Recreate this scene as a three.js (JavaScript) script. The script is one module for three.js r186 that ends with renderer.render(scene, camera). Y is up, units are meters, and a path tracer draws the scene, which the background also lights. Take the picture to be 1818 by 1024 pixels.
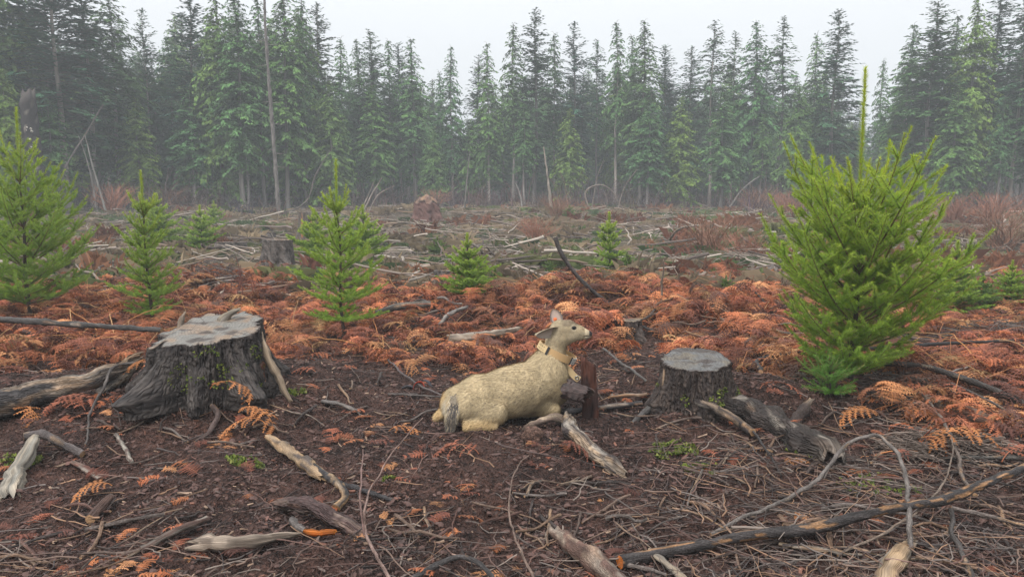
import * as THREE from 'three';
import { mergeGeometries } from 'three/addons/utils/BufferGeometryUtils.js';
import { createNoise3D } from 'simplex-noise';

// ---------------------------------------------------------------- camera, sky, sun, exposure
const scene = new THREE.Scene();
const FOCAL = 1373, MID_X = 909, MID_Y = 512, EYE = 1.75, PITCH = Math.atan((512 - 338) / FOCAL);
const camera = new THREE.PerspectiveCamera(2 * Math.atan(512 / FOCAL) * 180 / Math.PI, 1818 / 1024, 0.05, 2000);
camera.position.set(0, EYE, 0);
camera.rotation.x = -PITCH;

// overcast sky: brighter overhead than at the horizon, the same all round
{
  const W = 64, Hh = 32, data = new Float32Array(W * Hh * 4);
  for (let j = 0; j < Hh; j++) for (let i = 0; i < W; i++) {
    const s = Math.max(0, Math.sin(((j + 0.5) / Hh - 0.5) * Math.PI)), k = 0.35 * (1 + 2.2 * s ** 1.5);
    data.set([k * 0.955, k * 0.99, k * 1.03, 1], (j * W + i) * 4);
  }
  const sky = new THREE.DataTexture(data, W, Hh, THREE.RGBAFormat, THREE.FloatType);
  sky.mapping = THREE.EquirectangularReflectionMapping; sky.magFilter = THREE.LinearFilter; sky.needsUpdate = true;
  scene.background = sky; scene.environment = sky;
}
const sun = new THREE.DirectionalLight(new THREE.Color(1, 0.97, 0.93), 1.5);
sun.name = 'sun';
sun.position.set(-14, 40, 16); sun.target.position.set(0, 0, -8);
sun.castShadow = true; sun.shadow.radius = 45; sun.shadow.mapSize.set(4096, 4096);
Object.assign(sun.shadow.camera, { left: -45, right: 45, top: 80, bottom: -30, near: 1, far: 200 });
scene.add(sun, sun.target);
scene.fog = new THREE.FogExp2(new THREE.Color(0.93, 0.97, 1.0), 0.0028);

const renderer = new THREE.WebGLRenderer({ antialias: true });
renderer.toneMapping = THREE.LinearToneMapping;
renderer.toneMappingExposure = 2.4;
renderer.shadowMap.enabled = true;

// ---------------------------------------------------------------- helpers
const V = (x, y, z) => new THREE.Vector3(x, y, z);
function rng(seed) { let a = seed * 2654435761 | 0; return () => { a = (a + 0x6d2b79f5) | 0; let t = Math.imul(a ^ (a >>> 15), 1 | a); t = (t + Math.imul(t ^ (t >>> 7), 61 | t)) ^ t; return ((t ^ (t >>> 14)) >>> 0) / 4294967296; }; }
const n3 = createNoise3D(rng(77));
const fbm = (x, y, z, o = 4) => { let s = 0, a = 0.5, f = 1; for (let i = 0; i < o; i++, a *= 0.5, f *= 2.03) s += a * n3(x * f, y * f, z * f + i * 7.3); return s; };
const clamp = (x, a = 0, b = 1) => Math.min(b, Math.max(a, x));
const sstep = (a, b, x) => { const t = clamp((x - a) / (b - a)); return t * t * (3 - 2 * t); };
const lerp = (a, b, t) => a + (b - a) * t;
const mixc = (a, b, t) => [lerp(a[0], b[0], t), lerp(a[1], b[1], t), lerp(a[2], b[2], t)];
const used = {};
function numbered(name) { const k = used[name] = (used[name] ?? -1) + 1; return k ? name + '_' + String(k).padStart(3, '0') : name; }
function tag(o, label, category, group, kind) { o.userData.label = label; if (category) o.userData.category = category; if (group) o.userData.group = group; if (kind) o.userData.kind = kind; return o; }
function thing(name, label, category, p, group, kind) { const o = new THREE.Group(); o.name = numbered(name); if (p) o.position.copy(p); scene.add(o); return tag(o, label, category, group, kind); }
function part(name, geo, mat, parent) { const m = new THREE.Mesh(geo, mat); m.name = name; (parent ?? scene).add(m); return m; }
function solo(name, geo, mat, label, category, group, kind, p) { const m = part(numbered(name), geo, mat, scene); if (p) m.position.copy(p); return tag(m, label, category, group, kind); }

class Geo {                                   // collects triangles with colours and uv
  constructor() { this.p = []; this.c = []; this.u = []; this.i = []; }
  v(x, y, z, c = [1, 1, 1], u = 0, w = 0) { this.p.push(x, y, z); this.c.push(c[0], c[1], c[2]); this.u.push(u, w); return this.p.length / 3 - 1; }
  t(a, b, c) { this.i.push(a, b, c); }
  q(a, b, c, d) { this.i.push(a, b, c, a, c, d); }
  tri(a, b, c, col) { const i = this.v(a.x, a.y, a.z, col); this.v(b.x, b.y, b.z, col); this.v(c.x, c.y, c.z, col); this.i.push(i, i + 1, i + 2); }
  get count() { return this.i.length / 3; }
  geo(smooth = true) {
    const g = new THREE.BufferGeometry();
    g.setAttribute('position', new THREE.Float32BufferAttribute(this.p, 3));
    g.setAttribute('color', new THREE.Float32BufferAttribute(this.c, 3));
    g.setAttribute('uv', new THREE.Float32BufferAttribute(this.u, 2));
    g.setIndex(this.i);
    if (smooth) g.computeVertexNormals();
    return g;
  }
  // tube along points with a radius for each; col is a colour or a function (s, angle) -> colour
  tube(pts, radii, sides, col, cap = true) {
    const n = pts.length, frames = sweep(pts); let len = 0, prev = -1, first = -1;
    for (let k = 0; k < n; k++) {
      if (k) len += pts[k].distanceTo(pts[k - 1]);
      const { a, b } = frames[k], r = radii[k], row = this.p.length / 3;
      for (let j = 0; j <= sides; j++) {
        const th = j / sides * Math.PI * 2, c = Math.cos(th) * r, s = Math.sin(th) * r;
        this.v(pts[k].x + a.x * c + b.x * s, pts[k].y + a.y * c + b.y * s, pts[k].z + a.z * c + b.z * s, typeof col === 'function' ? col(k / (n - 1), th) : col, j / sides * Math.PI * 2 * Math.max(...radii), len);
      }
      if (prev >= 0) for (let j = 0; j < sides; j++) this.q(prev + j, prev + j + 1, row + j + 1, row + j); else first = row;
      prev = row;
    }
    if (cap) for (const [row, k, f] of [[first, 0, 1], [prev, n - 1, 0]]) {
      const m = this.v(pts[k].x, pts[k].y, pts[k].z, typeof col === 'function' ? col(k / (n - 1), 0) : col);
      for (let j = 0; j < sides; j++) f ? this.t(m, row + j + 1, row + j) : this.t(m, row + j, row + j + 1);
    }
    return this;
  }
}
function sweep(pts) {
  const out = []; let a = null;
  for (let k = 0; k < pts.length; k++) {
    const t = pts[Math.min(k + 1, pts.length - 1)].clone().sub(pts[Math.max(k - 1, 0)]).normalize();
    if (!a) { a = Math.abs(t.y) < 0.9 ? V(0, 1, 0) : V(1, 0, 0); a.sub(t.clone().multiplyScalar(a.dot(t))).normalize(); }
    else { a = a.clone().sub(t.clone().multiplyScalar(a.dot(t))).normalize(); }
    out.push({ t, a, b: t.clone().cross(a) });
  }
  return out;
}
function curve(pts, step) { const c = new THREE.CatmullRomCurve3(pts, false, 'centripetal'); return c.getSpacedPoints(Math.max(2, Math.round(c.getLength() / step))); }

// ---------------------------------------------------------------- terrain
// heaps of soil and of slash: x, z, radius x, radius z, height
const HEAPS = [
  [-2.55, -6.45, 1.25, 1.0, 0.26], [1.62, -6.35, 0.85, 0.75, 0.2], [2.2, -5.9, 0.7, 0.5, 0.10], [1.25, -10.9, 1.5, 1.3, 0.34], [3.2, -6.5, 1.1, 0.9, 0.1],
  [-0.1, -5.85, 0.9, 0.6, -0.02], [-4.4, -6.6, 0.9, 0.5, 0.12], [2.9, -4.6, 1.1, 0.7, 0.06], [-0.6, -10.4, 1.4, 1.2, 0.12], [3.4, -10.5, 1.6, 1.4, 0.16],
  [-4.5, -13, 1.6, 1.4, 0.22], [-7, -12, 2, 1.6, 0.1], [6.5, -12, 2.2, 1.8, 0.2], [0.2, -16, 3, 1.5, 0.1], [-4.9, -38, 3, 2.5, 0.5], [8, -24, 3, 2.5, 0.3], [-12, -26, 3, 2, 0.35], [14, -32, 4, 3, 0.4],
];
function H(x, z) {
  const d = Math.hypot(x, z);
  let h = 0.07 * n3(x * 0.45, 3, z * 0.45) + 0.035 * n3(x * 1.3, 9, z * 1.3);
  h += 0.55 * sstep(16, 58, -z) + 0.22 * n3(x * 0.07, 1, z * 0.07) * sstep(12, 30, d);
  for (const [a, b, rx, rz, k] of HEAPS) { const q = ((x - a) / rx) ** 2 + ((z - b) / rz) ** 2; if (q < 6) h += k * Math.exp(-q); }
  if (d < 70) h += 0.045 * (0.3 + sstep(7, 14, d)) * n3(x * 2.6, 5, z * 2.6) + 0.05 * sstep(13, 25, d) * n3(x * 1.1, 8, z * 1.1);
  if (d < 24) h += 0.02 * n3(x * 6.5, 2, z * 6.5) + 0.011 * n3(x * 15, 4, z * 15) + (d < 9 ? 0.0065 * n3(x * 34, 6, z * 34) : 0);
  return h;
}
const G = (x, z, lift = 0) => V(x, H(x, z) + lift, z);
// layout: which spot of the terrain was photographed at u, v; at() gives the spot that stands d metres away instead
function sight(u, v) { const x = (u - MID_X) / FOCAL, y = -(v - MID_Y) / FOCAL; return V(x, y * Math.cos(PITCH) - Math.sin(PITCH), -y * Math.sin(PITCH) - Math.cos(PITCH)); }
function spot(u, v, lift = 0) {
  const r = sight(u, v); let t0 = 1, t1 = 1;
  for (; t1 < 300; t0 = t1, t1 *= 1.012) if (EYE + r.y * t1 < H(r.x * t1, r.z * t1) + lift) break;
  for (let k = 0; k < 14; k++) { const m = (t0 + t1) / 2; if (EYE + r.y * m < H(r.x * m, r.z * m) + lift) t1 = m; else t0 = m; }
  return V(r.x * t1, H(r.x * t1, r.z * t1) + lift, r.z * t1);
}
function at(u, v, d) { const r = sight(u, v), t = d / -r.z; return V(r.x * t, EYE + r.y * t, -d); }

// ---------------------------------------------------------------- textures (tileable value noise)
function lattice(size, period, seed) {
  const R = rng(seed), g = new Float32Array(period * period).map(() => R()), out = new Float32Array(size * size);
  for (let y = 0; y < size; y++) {
    const fy = y / size * period, y0 = Math.floor(fy), ty = fy - y0, sy = ty * ty * (3 - 2 * ty);
    for (let x = 0; x < size; x++) {
      const fx = x / size * period, x0 = Math.floor(fx), tx = fx - x0, sx = tx * tx * (3 - 2 * tx), a = (y0 % period) * period, b = ((y0 + 1) % period) * period, c = x0 % period, e = (x0 + 1) % period;
      out[y * size + x] = lerp(lerp(g[a + c], g[a + e], sx), lerp(g[b + c], g[b + e], sx), sy);
    }
  }
  return out;
}
function layers(size, list) { const out = new Float32Array(size * size); let sum = 0; list.forEach(([p, w], k) => { const l = lattice(size, p, 100 + k * 13 + p); sum += w; for (let i = 0; i < out.length; i++) out[i] += l[i] * w; }); return out.map((x) => x / sum); }
function texture(size, f, srgb) {
  const d = new Uint8Array(size * size * 4);
  for (let i = 0; i < size * size; i++) { const c = f(i, i % size, Math.floor(i / size)); d[i * 4] = c[0] * 255; d[i * 4 + 1] = c[1] * 255; d[i * 4 + 2] = c[2] * 255; d[i * 4 + 3] = 255; }
  const t = new THREE.DataTexture(d, size, size); t.wrapS = t.wrapT = THREE.RepeatWrapping; t.magFilter = THREE.LinearFilter; if (srgb) t.colorSpace = THREE.SRGBColorSpace; t.needsUpdate = true; return t;
}
const scaled = (t, x, y) => { const c = t.clone(); c.repeat.set(x, y); c.needsUpdate = true; return c; };
const g1 = (x) => [clamp(x), clamp(x), clamp(x)];
const soilField = layers(1024, [[8, 0.5], [23, 0.7], [61, 1], [140, 1.2], [300, 1]]);
const soilMap = texture(1024, (i) => { const k = clamp(0.62 + (soilField[i] - 0.5) * 2.6, 0.15, 1); return [k, k * (0.97 + 0.03 * k), k * (0.94 + 0.06 * k)]; });
const soilBump = texture(1024, (i) => g1(0.5 + (soilField[i] - 0.5) * 2.4));
const barkA = layers(512, [[9, 1], [27, 1], [70, 0.7], [160, 0.5]]), barkB = lattice(512, 34, 7);
const barkField = barkA.map((x, i) => { const X = i % 512, Y = Math.floor(i / 512), j = (Math.floor(Y / 4) % 512) * 512 + X; return clamp(0.5 * Math.abs(barkB[j] - 0.5) * 4 + 0.5 * x); });
const barkBump = texture(512, (i) => g1(barkField[i]));
const barkMap = texture(512, (i) => g1(0.45 + 0.75 * barkField[i]));
const grainA = lattice(512, 90, 31), grainB = lattice(512, 200, 32), grainC = lattice(512, 14, 33);
const grainField = grainA.map((_, i) => { const X = i % 512, Y = Math.floor(i / 512), j = (Math.floor(Y / 16) % 512) * 512 + X, k = (Math.floor(Y / 24) % 512) * 512 + X; return clamp(0.5 * grainA[j] + 0.35 * grainB[k] + 0.15 * grainC[i]); });
const grainMap = texture(512, (i) => g1(0.5 + 0.75 * grainField[i]));
const grainBump = texture(512, (i) => g1(grainField[i]));

const std = (o) => new THREE.MeshPhysicalMaterial({ vertexColors: true, specularIntensity: 0.35, ...o });
const M = {
  soil: new THREE.MeshPhysicalMaterial({ vertexColors: true, specularIntensity: 0.22, map: soilMap, bumpMap: soilBump, bumpScale: 0.03, roughness: 0.82 }),
  bark: std({ map: scaled(barkMap, 3, 3), bumpMap: scaled(barkBump, 3, 3), bumpScale: 0.014, roughness: 0.6 }),
  branch: std({ map: scaled(barkMap, 7, 7), bumpMap: scaled(barkBump, 7, 7), bumpScale: 0.004, roughness: 0.55 }),
  wood: std({ map: scaled(grainMap, 4, 1.2), bumpMap: scaled(grainBump, 4, 1.2), bumpScale: 0.008, roughness: 0.62 }),
  cut: std({ map: scaled(grainMap, 2, 2), bumpMap: scaled(soilBump, 2, 2), bumpScale: 0.008, roughness: 0.5, specularIntensity: 0.5 }),
  plain: std({ roughness: 0.7 }),
  needle: new THREE.MeshPhysicalMaterial({ vertexColors: true, roughness: 0.9, transmission: 0.6, thickness: 0, specularIntensity: 0.25 }),
  frond: new THREE.MeshPhysicalMaterial({ vertexColors: true, roughness: 0.9, transmission: 0.3, thickness: 0, specularIntensity: 0.15 }),
  crown: std({ roughness: 0.8, specularIntensity: 0.2 }),
  stone: std({ map: soilMap, bumpMap: soilBump, bumpScale: 0.01, roughness: 0.6 }),
  fur: new THREE.MeshPhysicalMaterial({ vertexColors: true, roughness: 0.9, specularIntensity: 0.3 }),
};

// the ground: one sheet, finely divided near the photographer, running on to the horizon
const SOIL = [0.052, 0.03, 0.025], DUFF = [0.082, 0.043, 0.033], FERNBED = [0.085, 0.04, 0.028], FIELD = [0.15, 0.115, 0.085], OLIVE = [0.12, 0.115, 0.065], FOREST = [0.05, 0.042, 0.03];
function fernCover(x, z) {
  const d = -z, w = 0.5 * n3(x * 0.5, 20, z * 0.5) + 0.35 * n3(x * 1.4, 22, z * 1.4);
  let f = sstep(7.6, 8.8, d + w * 1.2) * (1 - sstep(12.2, 15.2, d + w * 3 - 0.1 * Math.abs(x)));
  f = Math.max(f, sstep(-1.9, -2.6, x + w * 0.4) * sstep(6.9, 7.5, d + w * 0.6) * (1 - sstep(13, 16, d)));
  f = Math.max(f, (d < 6.3 ? 0.5 : 0.85) * sstep(1.75, 2.4, x + w * 0.4) * sstep(4.6, 5.3, d + w * 0.5 - (x > 2.6 ? 0 : 0.5)) * (1 - sstep(13, 16, d)));
  f *= 1 - 0.95 * sstep(0.02, 0.35, n3(x * 0.8, 30, z * 0.8) + 0.55 * n3(x * 2.3, 33, z * 2.3));
  f *= 1 - Math.exp(-(((x + 2.55) / 0.75) ** 2 + ((z + 6.4) / 0.7) ** 2) * 0.9);
  f *= 1 - Math.exp(-(((x - 1.6) / 0.75) ** 2 + ((z + 6.1) / 0.7) ** 2) * 0.9);
  f *= 1 - 0.75 * Math.exp(-(((x + 1.6) / 0.55) ** 2 + ((z + 8.7) / 0.5) ** 2));
  for (const [a, b, rx, rz] of [[2.22, -6.05, 0.5, 0.42], [2.45, -5.7, 0.36, 0.3], [-1.9, -9.0, 0.5, 0.4]]) f *= 1 - 0.92 * Math.exp(-((((x - a) / rx) ** 2 + ((z - b) / rz) ** 2) ** 2));
  return clamp(f);
}
function groundColor(x, z) {
  const d = Math.hypot(x, z), a = fbm(x * 0.9, 40, z * 0.9, 3), b = fbm(x * 4, 44, z * 4, 3);
  let c = mixc(SOIL, DUFF, clamp(0.5 + a + b * 0.6));
  c = mixc(c, FERNBED, fernCover(x, z) * clamp(0.75 + b));
  c = mixc(c, mixc(FIELD, OLIVE, clamp(0.4 + 1.3 * fbm(x * 0.25, 50, z * 0.25, 3))), sstep(15, 22, d));
  return mixc(c, FOREST, sstep(52, 60, -z));
}
{
  const axis = (a, b, step, grow, far) => { const m = []; for (let x = a; x <= b + 1e-6; x += step) m.push(x); const lo = [], hi = []; for (let s = step, x = a; x > -far;) { s *= grow; x -= s; lo.unshift(x); } for (let s = step, x = b; x < far;) { s *= grow; x += s; hi.push(x); } return [...lo, ...m, ...hi]; };
  const xs = axis(-4.2, 4.2, 0.03, 1.045, 700), zs = axis(-9.2, -2.6, 0.03, 1.03, 700).filter((z) => z < 60);
  const g = new Geo();
  for (const z of zs) for (const x of xs) g.v(x, H(x, z), z, groundColor(x, z), x / 1.7, z / 1.7);
  const n = xs.length;
  for (let j = 0; j + 1 < zs.length; j++) for (let i = 0; i + 1 < n; i++) { const a = j * n + i; g.q(a, a + n, a + n + 1, a + 1); }
  const o = part('ground', g.geo(), M.soil);
  tag(o, 'dark red-brown churned soil of the clearing', 'ground', null, 'structure');
}

// ---------------------------------------------------------------- forest edge
// one conifer of height 1..: built at true height; kinds differ in how the limbs hang and how the tip nods
function conifer(seed, o) {
  const R = rng(seed), wood = new Geo(), crown = new Geo(), dead = new Geo(), h = o.h, bend = (R() - 0.5) * 0.35;
  const stem = (y) => V(bend * (y / h) ** 2 + 0.05 * Math.sin(y * 0.7 + seed), y, 0.08 * Math.sin(y * 0.45 + seed * 2));
  const tp = [], tr = [];
  for (let k = 0; k <= 14; k++) { const y = h * k / 14 * 0.985; tp.push(stem(y)); tr.push(lerp(o.girth, 0.015, (k / 14) ** 0.8) * (k ? 1 : 1.3)); }
  tp[0].y = -0.4;
  if (o.nod) { const top = tp[tp.length - 1]; tp.push(top.clone().add(V(0.12, 0.22, 0.05)), top.clone().add(V(0.34, 0.25, 0.1))); tr.push(0.012, 0.006); }
  const base = [0.23, 0.205, 0.185];
  wood.tube(tp, tr, 7, (s, th) => { const k = 0.75 + 0.5 * fbm(th * 1.2, s * 30, seed, 3) + (n3(th, s * 14, seed + 3) > 0.45 ? 0.5 : 0); return [base[0] * k, base[1] * k, base[2] * k]; });
  const up = V(0, 1, 0);
  const spray = (p, dir, size, col) => {            // a flat, drooping spray: several narrow leaflets off a twig
    const side = dir.clone().cross(up).normalize(), n = 7;
    for (let k = 0; k < n; k++) {
      const a = (k / (n - 1) - 0.5) * 2.5 + (R() - 0.5) * 0.4, L = size * (0.7 + 0.7 * R()) * (1 - 0.25 * Math.abs(a)), w = size * (0.1 + 0.09 * R());
      const d = dir.clone().multiplyScalar(Math.cos(a)).addScaledVector(side, Math.sin(a)); d.y -= o.hang * (0.3 + 0.9 * R()); d.normalize();
      const q = d.clone().cross(V(R() - 0.5, 1, R() - 0.5)).normalize(), s = p.clone().addScaledVector(d, -0.05), m = s.clone().addScaledVector(d, L * 0.45), e = s.clone().addScaledVector(d, L); e.y -= L * 0.18 * o.hang;
      const t = 0.8 + 0.4 * R(), c = [col[0] * t, col[1] * t, col[2] * t];
      crown.tri(s, m.clone().addScaledVector(q, w), e, c); crown.tri(s, e, m.clone().addScaledVector(q, -w), c);
    }
  };
  const y0 = h * o.bare;
  for (let y = y0; y < h * 0.985; y += 0.15 + 0.11 * R()) {
    const t = (y - y0) / (h - y0), n = 5;
    for (let b = 0; b < n; b++) {
      const az = R() * Math.PI * 2, sparse = t < 0.25 ? 0.35 + 0.65 * R() : 0.65 + 0.45 * R();
      if (R() < o.gaps * (1.25 - t)) continue;
      const L = Math.max(0.2, o.width * (1 - t) ** 0.62 * sparse * (t < 0.12 ? 0.75 : 1)), out = V(Math.cos(az), 0, Math.sin(az)), c0 = stem(y);
      const rise = lerp(o.rise0, o.rise1, t) + (R() - 0.5) * 0.75, pts = [];
      const m = Math.max(2, Math.round(L / 0.2));
      const tint = 0.75 + 0.5 * R(), warm = R() < 0.15 ? 1.2 : 1, col = [o.color[0] * tint * warm, o.color[1] * tint * (warm > 1 ? 1.12 : 1), o.color[2] * tint];
      for (let k = 0; k <= m; k++) { const s = k / m * L; pts.push(c0.clone().addScaledVector(out, s).add(V(0, rise * s - o.droop * s * s / Math.max(L, 0.6), 0))); }
      wood.tube(pts.filter((_, k) => k % 2 === 0 || k === m), pts.filter((_, k) => k % 2 === 0 || k === m).map((_, k, a) => lerp(0.022, 0.006, k / Math.max(1, a.length - 1)) * (0.5 + 0.5 * L / o.width)), 3, [0.1, 0.08, 0.065], false);
      for (let k = Math.floor(m * (t > 0.6 ? 0 : 0.22)); k <= m; k++) {
        const d = (k ? pts[k].clone().sub(pts[k - 1]) : out.clone()).normalize(), sz = lerp(0.18, 0.38, clamp(L / 2)) * (0.8 + 0.4 * R());
        spray(pts[k].clone().add(V((R() - 0.5) * 0.16, (R() - 0.6) * 0.26, (R() - 0.5) * 0.16)), d, sz, col);
        if (R() < 0.75 && L > 0.8) { const sd = out.clone().cross(up).multiplyScalar(R() < 0.5 ? 1 : -1).addScaledVector(d, 0.8).normalize(); spray(pts[k].clone().addScaledVector(sd, 0.28 * R() + 0.08).add(V(0, -0.08 * R(), 0)), sd, sz * 0.9, col); }
      }
    }
  }
  for (let k = 0; k < 26; k++) {                     // dead lower limbs
    const y = 0.6 + R() * (y0 + h * 0.12), az = R() * Math.PI * 2, L = 0.4 + R() * 1.3, p = stem(y), out = V(Math.cos(az), -0.1 - 0.3 * R(), Math.sin(az));
    dead.tube([p, p.clone().addScaledVector(out, L * 0.5), p.clone().addScaledVector(out, L).add(V(0, -0.12 * L, 0))], [0.014, 0.01, 0.005], 3, [0.13, 0.11, 0.1], false);
  }
  return { trunk: wood.geo(), crown: crown.geo(false), dead: dead.geo(), h };
}
const HEM = [0.085, 0.175, 0.06], FIR = [0.064, 0.145, 0.062], BLUE = [0.056, 0.132, 0.074], CEDAR = [0.112, 0.19, 0.052];
const KINDS = [
  ['drooping hemlock with a nodding tip', { h: 16, girth: 0.17, width: 2.3, bare: 0.22, rise0: 0.1, rise1: 0.5, droop: 0.55, hang: 0.55, gaps: 0.2, nod: 1, color: HEM }],
  ['dense dark fir with level limbs', { h: 16, girth: 0.19, width: 2.5, bare: 0.18, rise0: 0.05, rise1: 0.75, droop: 0.3, hang: 0.3, gaps: 0.15, color: FIR }],
  ['slender hemlock with sparse ragged limbs', { h: 16, girth: 0.15, width: 1.7, bare: 0.34, rise0: 0.1, rise1: 0.45, droop: 0.6, hang: 0.6, gaps: 0.38, nod: 1, color: HEM }],
  ['blue-green fir with upswept top limbs', { h: 16, girth: 0.18, width: 2.2, bare: 0.26, rise0: 0, rise1: 0.95, droop: 0.25, hang: 0.25, gaps: 0.22, color: BLUE }],
  ['broad yellow-green cedar with hanging sprays', { h: 16, girth: 0.19, width: 2.4, bare: 0.1, rise0: 0.05, rise1: 0.4, droop: 0.6, hang: 0.8, gaps: 0.12, nod: 1, color: CEDAR }],
  ['thin open-topped fir with a bare lower stem', { h: 16, girth: 0.15, width: 1.9, bare: 0.42, rise0: 0.15, rise1: 0.7, droop: 0.4, hang: 0.35, gaps: 0.45, color: FIR }],
];
const VARIANTS = KINDS.flatMap(([what, o], k) => [0, 1].map((s) => ({ what, kind: k, ...conifer(11 + k * 7 + s * 3, { ...o, width: o.width * (1 + 0.12 * s) }) })));
const trunkTints = [M.bark.clone(), M.bark.clone()];
trunkTints[0].map = null; trunkTints[0].bumpMap = null; trunkTints[0].roughness = 0.85; trunkTints[1].map = null; trunkTints[1].bumpMap = null; trunkTints[1].roughness = 0.85; trunkTints[1].color.setRGB(1.5, 1.45, 1.4);
const crownTints = [[1, 1, 1], [0.85, 0.92, 1], [1.2, 1.12, 0.9], [0.95, 0.85, 0.8]].map((c) => { const m = M.crown.clone(); m.color.setRGB(...c); return m; });
let forestN = 0;
function plantTree(v, x, z, height, wide, turn, label, category, group, tint, pale) {
  const t = thing('conifer_tree', label, category, V(x, H(x, z), z), group);
  part('trunk', v.trunk, trunkTints[pale ? 1 : 0], t); part('crown', v.crown, crownTints[tint], t); part('dead_limbs', v.dead, trunkTints[0], t).userData.kind = 'stuff';
  const s = height / v.h; t.scale.set(s * wide, s, s * wide); t.rotation.y = turn; forestN++;
  return t;
}
const ORD = ['first', 'second', 'third', 'fourth', 'fifth', 'sixth', 'seventh', 'eighth', 'ninth', 'tenth', 'eleventh', 'twelfth', 'thirteenth', 'fourteenth', 'fifteenth', 'sixteenth', 'seventeenth', 'eighteenth', 'nineteenth'];
const TENS = { 2: 'twenty', 3: 'thirty', 4: 'forty', 5: 'fifty', 6: 'sixty', 7: 'seventy' }, TENTH = { 2: 'twentieth', 3: 'thirtieth', 4: 'fortieth', 5: 'fiftieth', 6: 'sixtieth', 7: 'seventieth' };
const ordinal = (n) => n <= 19 ? ORD[n - 1] : n % 10 ? TENS[Math.floor(n / 10)] + '-' + ORD[n % 10 - 1] : TENTH[Math.floor(n / 10)];
{
  const R = rng(500);
  // treetops along the edge: photographed column, row of the tip, metres away, kind, width factor
  const EDGE = [
    [-60, -160, 42, 1, 1.3], [12, -120, 44, 4, 1.25], [62, -90, 47, 1, 1.1], [118, -140, 44, 3, 1.2], [170, -60, 46, 1, 1.15], [215, -25, 49, 0, 1.1], [270, 14, 52, 3, 0.85], [312, 60, 54, 0, 0.9], [352, -25, 50, 3, 1.15], [398, -20, 49, 4, 1.0], [432, -30, 48, 0, 1.05], [470, -12, 50, 2, 1.0],
    [512, -35, 50, 0, 1.0], [545, -8, 52, 2, 0.95], [572, 2, 54, 1, 0.95], [611, 64, 58, 2, 0.9], [640, 66, 60, 0, 0.85], [663, 50, 58, 1, 0.95], [694, 68, 60, 2, 0.9], [713, 72, 62, 3, 0.9], [737, 66, 58, 0, 1.0], [783, 124, 64, 2, 0.8], [803, 80, 60, 0, 0.8],
    [850, 96, 62, 3, 0.85], [868, 74, 58, 0, 0.85], [911, 38, 58, 2, 0.95], [950, 13, 58, 1, 1.05], [983, 55, 61, 2, 0.9], [1017, 38, 60, 3, 1.0], [1058, 66, 62, 5, 0.9], [1092, 36, 58, 2, 0.95], [1118, 60, 60, 0, 0.85], [1137, 32, 57, 0, 1.0], [1176, 76, 60, 3, 0.95],
    [1221, 80, 60, 1, 1.0], [1258, 32, 58, 5, 0.95], [1297, 54, 60, 5, 0.9], [1333, 34, 57, 0, 0.95], [1381, 28, 58, 5, 1.0], [1437, 56, 59, 2, 0.9], [1472, 14, 55, 1, 1.1], [1555, 102, 58, 2, 0.75], [1600, 40, 54, 0, 1.0], [1640, -4, 50, 1, 1.15], [1682, 24, 52, 0, 1.0], [1712, -6, 49, 4, 1.0], [1750, -30, 50, 1, 1.1], [1795, -10, 48, 5, 1.1], [1850, -60, 47, 1, 1.2],
  ];
  EDGE.forEach(([u, top, d, k, wide], i) => {
    const foot = at(u, 360, d), x = foot.x, z = foot.z, tip = at(u, top, d).y, v = VARIANTS[k * 2 + (i & 1)];
    plantTree(v, x, z, tip - H(x, z), wide * 1.15, R() * 6.3, `${v.what}, ${ordinal(i + 1)} edge treetop from the left`, 'tree', 'conifers along the forest edge', [0, 1, 2, 0, 3][Math.floor(R() * 5)], R() < 0.5);
  });
  // smaller trees under and between them, right at the edge
  const LOW = [[95, 150, 43], [345, 150, 48], [590, 140, 51], [668, 150, 54], [770, 230, 55], [832, 210, 60], [930, 180, 55], [1010, 190, 56], [1150, 150, 54], [1205, 170, 55], [1280, 160, 54], [1410, 150, 53], [1510, 215, 56], [1580, 190, 52], [1690, 150, 47], [1770, 170, 46], [20, 120, 41], [250, 170, 47], [440, 160, 48], [1350, 200, 55]];
  LOW.sort((a, b) => a[0] - b[0]).forEach(([u, top, d], i) => {
    const foot = at(u, 362, d), tip = at(u, top, d).y, v = VARIANTS[[8, 0, 9, 1, 4][i % 5]];
    plantTree(v, foot.x, foot.z, tip - H(foot.x, foot.z), 1.5, R() * 6.3, '', 'tree', 'low conifers at the forest edge', [2, 0, 2, 1][i % 4], false).userData.label = `low leafy conifer at the foot of the forest edge, ${ordinal(i + 1)} from the left`;
  });
  // further rows that fill the wood
  const skyline = (u) => { let v = lerp(110, 190, R()); if (u < 560) v = lerp(10, 130, R()); if (u > 1620) v = lerp(50, 140, R()); if (Math.abs(u - 826) < 46) v = Math.max(v, 222); if (Math.abs(u - 1530) < 44) v = Math.max(v, 215); if (Math.abs(u - 280) < 34) v = Math.max(v, 90); return v; };
  for (let k = 0; k < 175; k++) {
    const u = lerp(-80, 1900, (k + R()) / 175), d = lerp(u < 560 || u > 1600 ? 52 : 62, 84, R()), foot = at(u, 360, d), v = VARIANTS[Math.floor(R() * VARIANTS.length)];
    plantTree(v, foot.x, foot.z, Math.max(5, at(u, skyline(u), d).y - H(foot.x, foot.z)), 1.1 + 0.3 * R(), R() * 6.3, 'hazy conifer standing deeper in the wood, behind the front row of trees', 'tree', 'conifers deeper in the wood', Math.floor(R() * 4), R() < 0.4);
  }
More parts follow.
